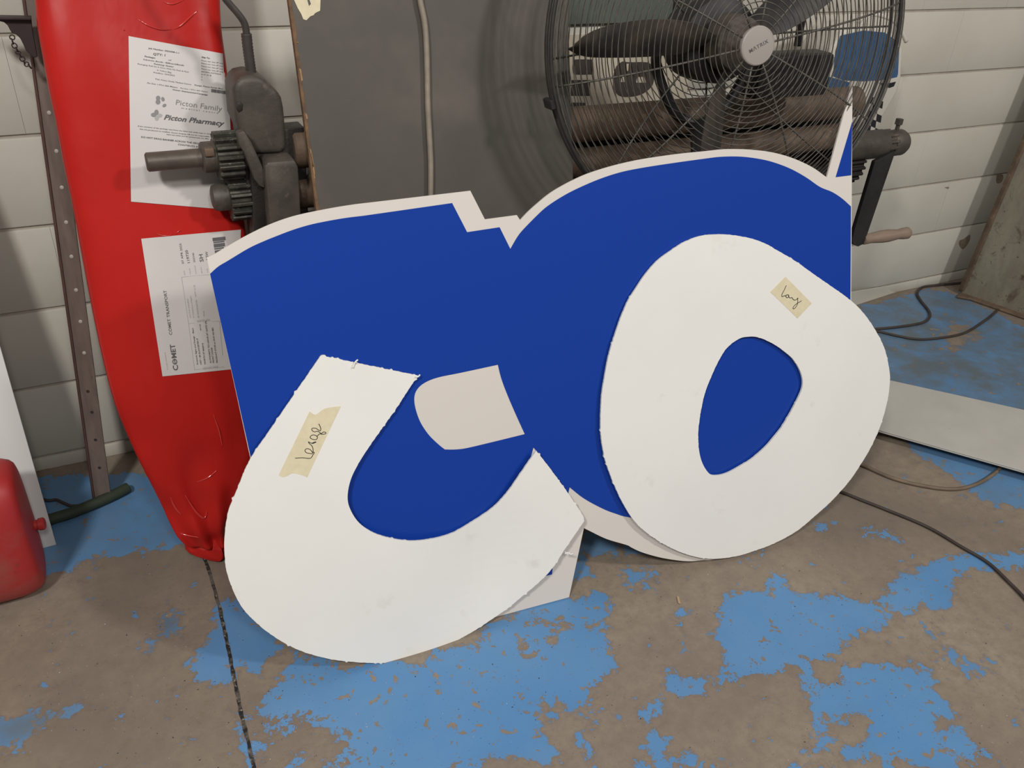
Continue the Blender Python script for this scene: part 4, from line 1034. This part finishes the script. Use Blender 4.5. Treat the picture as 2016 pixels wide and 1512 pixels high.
# ------------------------------------------------------------------ white sheets lying on the floor at the right
def floor_quad(pts, z): return [atZ(u, v, z) for u, v in pts]
for i, (dz, dx) in enumerate(((.0335, 0), (.0295, 3))):
    q = floor_quad([(1560, 706), (2420, 896), (2420, 1041+dx), (1580, 804+dx)], dz)
    sh = link('flat_sheet', prism_mesh(q, (0, 0, -.0028), .0006, 1), M['sheet_floor'])
    tag(sh, ['upper dusty white sheet lying near the floor beyond the ring-shaped letter', 'lower white sheet whose edge shows beneath the dusty upper one at right'][i], 'sheet', 'white sheets lying at the right')
for (u, v) in ((1600, 780), (2300, 960)):
    c = atZ(u, v, .013); part('spacer_batten', box_mesh((c.x-.03, c.y-.06, 0), (c.x+.03, c.y+.20, .0262), .002), M['ply_edge'], sh)

# ------------------------------------------------------------------ cables on the floor
def cable(name, pts, r, m, label):
    tag(link(name, tube_mesh(smooth_path([atZ(u, v, r) for u, v in pts], 8), r, 8), m), label, 'cable')
cable('floor_cable', [(1500, 930), (1600, 950), (1654.6, 968), (1700, 986), (1746, 1004), (1825, 1037), (1891, 1075.5), (1944, 1107), (1984, 1144), (2020, 1181), (2080, 1250), (2160, 1330), (2280, 1390), (2420, 1410)], .0042, M['dark_cable'], 'thin dark cable running across the bare floor to the right edge')
cable('floor_cable', [(1560, 870), (1640, 895), (1697, 915.4), (1759, 942), (1825, 958), (1878, 963), (1918, 955), (1952, 936.6), (1972, 916), (1990, 880)], .0052, M['tan_cable'], 'tan cable curving out from under the white floor sheets')
cable('floor_cable', [(1960, 547), (1895, 556.5), (1850, 561), (1818, 565), (1806, 576), (1811, 589.5), (1829, 613), (1829, 626), (1813.4, 636), (1766, 643.8), (1723, 648), (1660, 655)], .0050, M['dark_cable'], 'grey cable snaking along the foot of the wall then back behind the ring letter')
cable('floor_cable', [(1660, 640), (1726, 651.7), (1766, 661), (1805.5, 667.6), (1845, 666), (1898, 655.7), (1938, 632), (1957, 617), (1975, 600)], .0046, M['dark_cable'], 'dark cable looping from the ring letter to the rusted stand')

# ------------------------------------------------------------------ left: steel upright, bracket, chain
ang = thing('steel_upright', 'weathered perforated steel angle upright leaning by the wall left of the red bag', 'post', tuple(atZ(200, 985)))
A0, A1 = atZ(187, 989), atZ(217, 968)      # foot, left and right edge of the flange
A0 = Vector((-.168, -.165, 0)); wA = .036
tb0 = atY(90.5, 300, -.09); 
dA = (tb0-atZ(187, 989)); A0 = atZ(187, 989); dA = dA/dA.z
wv = Vector((.0365, -.012, 0))
face = [A0, A0+wv, A0+wv+dA*1.5, A0+dA*1.5]
part('flange', prism_mesh(face, Vector((.001, .004, 0)), .0008, 1), M['angle'], ang)
side = [A0, A0+Vector((.004, .03, 0)), A0+Vector((.004, .03, 0))+dA*1.5, A0+dA*1.5]
part('flange', prism_mesh(side, Vector((-.004, .001, 0)), .0008, 1), M['angle_edge'], ang)
lip = [A0+Vector((-.0045, -.002, 0)), A0+Vector((.0005, -.004, 0)), A0+Vector((.0005, -.004, 0))+dA*1.5, A0+Vector((-.0045, -.002, 0))+dA*1.5]
part('rust_lip', prism_mesh(lip, Vector((0, .003, 0)), .0004, 1), M['angle_edge'], ang)
nA = wv.cross(dA).normalized(); nA = nA if nA.y < 0 else -nA
for (u, v) in [(97, 222), (111.6, 297.5), (122, 369), (130.6, 437.6), (141, 505), (150, 571), (158.7, 633), (166, 694.7)]:
    c = onplane(u, v, A0, nA); part('rivet', lathe_mesh([(0, .0042), (.001, .0042), (.0016, .0034), (.002, .001)], c, nA, 14), M['rivet'], ang)
for (u, v) in [(173, 770.6), (181, 811.6), (188, 866), (195.7, 921)]:
    c = onplane(u, v, A0, nA); part('bolt_hole', lathe_mesh([(0, .0038), (.0006, .0036)], c, nA, 14), M['hole'], ang)
br = thing('shelf_bracket', 'dark brown steel gusset bracket at the upper left edge', 'bracket', tuple(atY(45, 75, -.10)))
YB = -.115
part('gusset', prism_mesh([atY(u, v, YB) for u, v in [(-60, 36), (62, 37), (64, 60), (74, 112), (66, 114), (58, 106), (51, 100), (46, 88), (40, 76), (32, 68), (24, 66), (19, 58), (15, 50), (8, 44), (0, 42), (-60, 42)]], (0, .006, 0), .001, 1), M['gusset'], br)
part('shelf_rail', prism_mesh([atY(u, v, YB-.012) for u, v in [(-60, 33), (62, 35), (62, 40), (-60, 38)]], (0, .03, 0), .001, 1), M['gusset'], br)
ch = thing('hanging_chain', 'short rusty chain hanging below the dark bracket', 'chain', tuple(atY(30, 70, YB-.006)))
cp = [(25, 70), (23, 77), (26, 86), (31, 94), (35, 101), (36, 106), (42, 112), (46, 120), (49, 125), (56, 128), (61, 134)]
for i in range(len(cp)-1):
    p, q = atY(*cp[i], YB-.010), atY(*cp[i+1], YB-.010); c = (p+q)/2; t = (q-p); L = t.length*.62; t.normalize()
    sdir = Vector((0, 1, 0)) if i % 2 else t.cross(Vector((0, 1, 0))).normalized()
    pts = [c+t*L*math.cos(2*math.pi*k/14)+sdir*.0042*math.sin(2*math.pi*k/14) for k in range(14)]
    part('link', tube_mesh(pts, .0012, 6, closed=True), M['gusset'], ch)

# ------------------------------------------------------------------ left: white sheet, red tank, hose
LB = atZ(110.7, 1072.6); LB2 = atZ(85.7, 1081)
ld = Vector((-1, -.03, 0)).normalized()
lup = onplane(0, 682, LB, Vector((ld.y, -ld.x, 0)).normalized())   # rising edge reaches the frame side
nL = Vector((ld.y, -ld.x, 0)); 
e1 = (onplane(0, 682, LB, (Vector((.0, -1, .22))).normalized())-LB)
e1 = e1*(1.1/e1.z)
q = [LB, LB+ld*.7, LB+ld*.7+e1, LB+e1]
tag(link('leaning_sheet', prism_mesh(q, Vector((0, .005, .001)), .0006, 1), M['sheet_grey']), 'tall pale grey sheet leaning at the left edge behind the red tank', 'sheet')
tank = thing('steel_tank', 'worn red painted steel tank with a side plug at the left edge', 'tank', tuple(atZ(40, 1195)))
RT = .150
# end disc centre from its top and bottom tangents
RT = .155; RY = .085
ctr = atZ(74, 1190)+Vector((.022, RY*.9, RT)); axis = Vector((-1, -.02, 0)).normalized()
vs = []; fs = []; ns = 48
prof = [(-.002, .30), (.0, .72), (.003, .82), (.010, .90), (.022, .955), (.034, .985), (.046, 1.0), (.5, 1.0)]
for t, k in prof:
    for j in range(ns):
        a_ = 2*math.pi*j/ns; cx_, sx_ = math.cos(a_), math.sin(a_)
        yy = math.copysign(abs(cx_)**.62, cx_)*RY*(1-(1-k)*1.0); zz = math.copysign(abs(sx_)**.62, sx_)*RT*(1-(1-k)*.55)
        vs.append(ctr+axis*t+Vector((0, yy, zz)))
for i in range(len(prof)-1):
    for j in range(ns): fs.append((i*ns+j, i*ns+(j+1) % ns, (i+1)*ns+(j+1) % ns, (i+1)*ns+j))
fs.append(tuple(range(ns))[::-1]); fs.append(tuple(range((len(prof)-1)*ns, len(prof)*ns)))
dm = mesh(vs, fs); bmd = bmesh.new(); bmd.from_mesh(dm)
part('tank_shell', from_bm(bmd, True), M['red_paint'], tank)
dd = ray(60, 1036); pc = CAM+dd*((ctr.x-.006-CAM.x)/dd.x)
pdir = Vector((1, -.12, .06)).normalized()
part('side_plug', lathe_mesh([(-.03, .011), (.016, .011), (.0165, .0135), (.026, .0135), (.028, .011)], pc, pdir, 12), M['red_paint'], tank)
hp = [(40, 1052), (95, 1032), (140, 1018), (185, 1000), (225, 982), (252, 968)]
tag(link('green_hose', tube_mesh(smooth_path([atZ(u, v-8, .0135) for u, v in hp], 8), .0135, 14), M['green_hose']), 'thick dark green hose lying on the floor between the sheet and the upright', 'hose')
tag(link('thin_cable', tube_mesh(smooth_path([atZ(u, v, .004) for u, v in [(60, 975), (92, 985), (110, 984), (125, 990), (142, 996), (170, 992), (200, 975)]], 8), .0038, 8), M['dark_cable']), 'thin black cable on the floor by the wall at left', 'cable')

# ------------------------------------------------------------------ crumbs on the floor
def crumbs(name, n, seed, m, smin, smax, label):
    rnd = random.Random(seed); bm = bmesh.new()
    for _ in range(n):
        u, v = rnd.uniform(20, 2000), rnd.uniform(1110, 1512)
        p = atZ(u, v); a = rnd.uniform(0, 6.3); L = rnd.uniform(smin, smax); W = L*rnd.uniform(.25, .6)
        ex_ = Vector((math.cos(a), math.sin(a), 0)); ey_ = Vector((-ex_.y, ex_.x, 0)); h = Vector((0, 0, W*.6))
        vv = [bm.verts.new(p+ex_*L*.5), bm.verts.new(p+ey_*W*.5), bm.verts.new(p-ex_*L*.5), bm.verts.new(p-ey_*W*.5), bm.verts.new(p+h)]
        for i in range(4): bm.faces.new((vv[i], vv[(i+1) % 4], vv[4]))
        bm.faces.new(vv[:4][::-1])
    tag(link(name, from_bm(bm), m), label, 'debris', kind='stuff')
crumbs('dark_crumbs', 150, 21, M['debris'], .002, .005, 'tiny dark crumbs scattered over the floor')
crumbs('pale_crumbs', 110, 22, M['debris_light'], .0012, .0035, 'tiny pale plastic shavings scattered over the floor')
c = [atZ(u, v, .001) for u, v in [(1332, 1174), (1337, 1176), (1340, 1190), (1335, 1188)]]
tag(link('wood_splinter', prism_mesh(c, (0, 0, .002), .0003, 1), M['wood_chip']), 'small tan wood splinter on the bare floor below the ring letter', 'splinter')

# ------------------------------------------------------------------ glossy folds in the red film, peeled paint on the wall
def crease(pts, r):
    P = smooth_path([on_bag(u, v, .0006) for u, v in pts], 5); n = len(P)
    part('film_crease', tube_mesh(P, [max(.0004, r*math.sin(math.pi*(i+.5)/n)) for i in range(n)], 6), M['film'], bag)
M['film'] = mat('glossy_red_fold', (.52, .03, .025), rough=.10, spec=1.0)
for pts, r in (([(268, 36), (292, 50), (318, 58), (338, 58)], .0020), ([(342, 58), (356, 50), (374, 34), (389, 21)], .0024), ([(322, 4), (340, 8), (362, 0)], .0016),
               ([(305, 458), (316, 463), (332, 464), (340, 460)], .0016), ([(345, 462), (352, 455), (358, 453)], .0014), ([(243, 58), (246, 60)], .0016),
               ([(336, 980), (346, 1000), (358, 1014)], .0030), ([(365, 975), (385, 1006), (402, 1020), (408, 1005)], .0032), ([(385, 950), (410, 940), (428, 925)], .0022), ([(420, 815), (432, 850), (438, 880)], .0020), ([(340, 1040), (362, 1052), (392, 1058)], .0026)):
    crease(pts, r)
M['peeled'] = mat('peeled_wall_patch', (.20, .155, .105), (.30, .25, .18), .8, 0, 60)
for pts in ([(1719, 541), (1730, 534), (1741, 527), (1744, 530), (1740, 539), (1728, 542)], [(1729, 482), (1738, 480), (1739, 490), (1733, 494)], [(1888, 475), (1898, 470), (1910, 462), (1908, 476), (1897, 490), (1890, 486)], [(1963, 343), (1975, 345), (1972, 358), (1962, 360)], [(1860, 369), (1868, 368), (1867, 372)], [(80, 925), (96, 920), (92, 932), (82, 935)], [(118, 916), (128, 908), (131, 922), (122, 926)]):
    poly = [atY(p.x, p.y, -.0009) for p in spline2(pts, 4)]
    part('peeled_patch', prism_mesh(poly, (0, .0008, 0)), M['peeled'], wall)
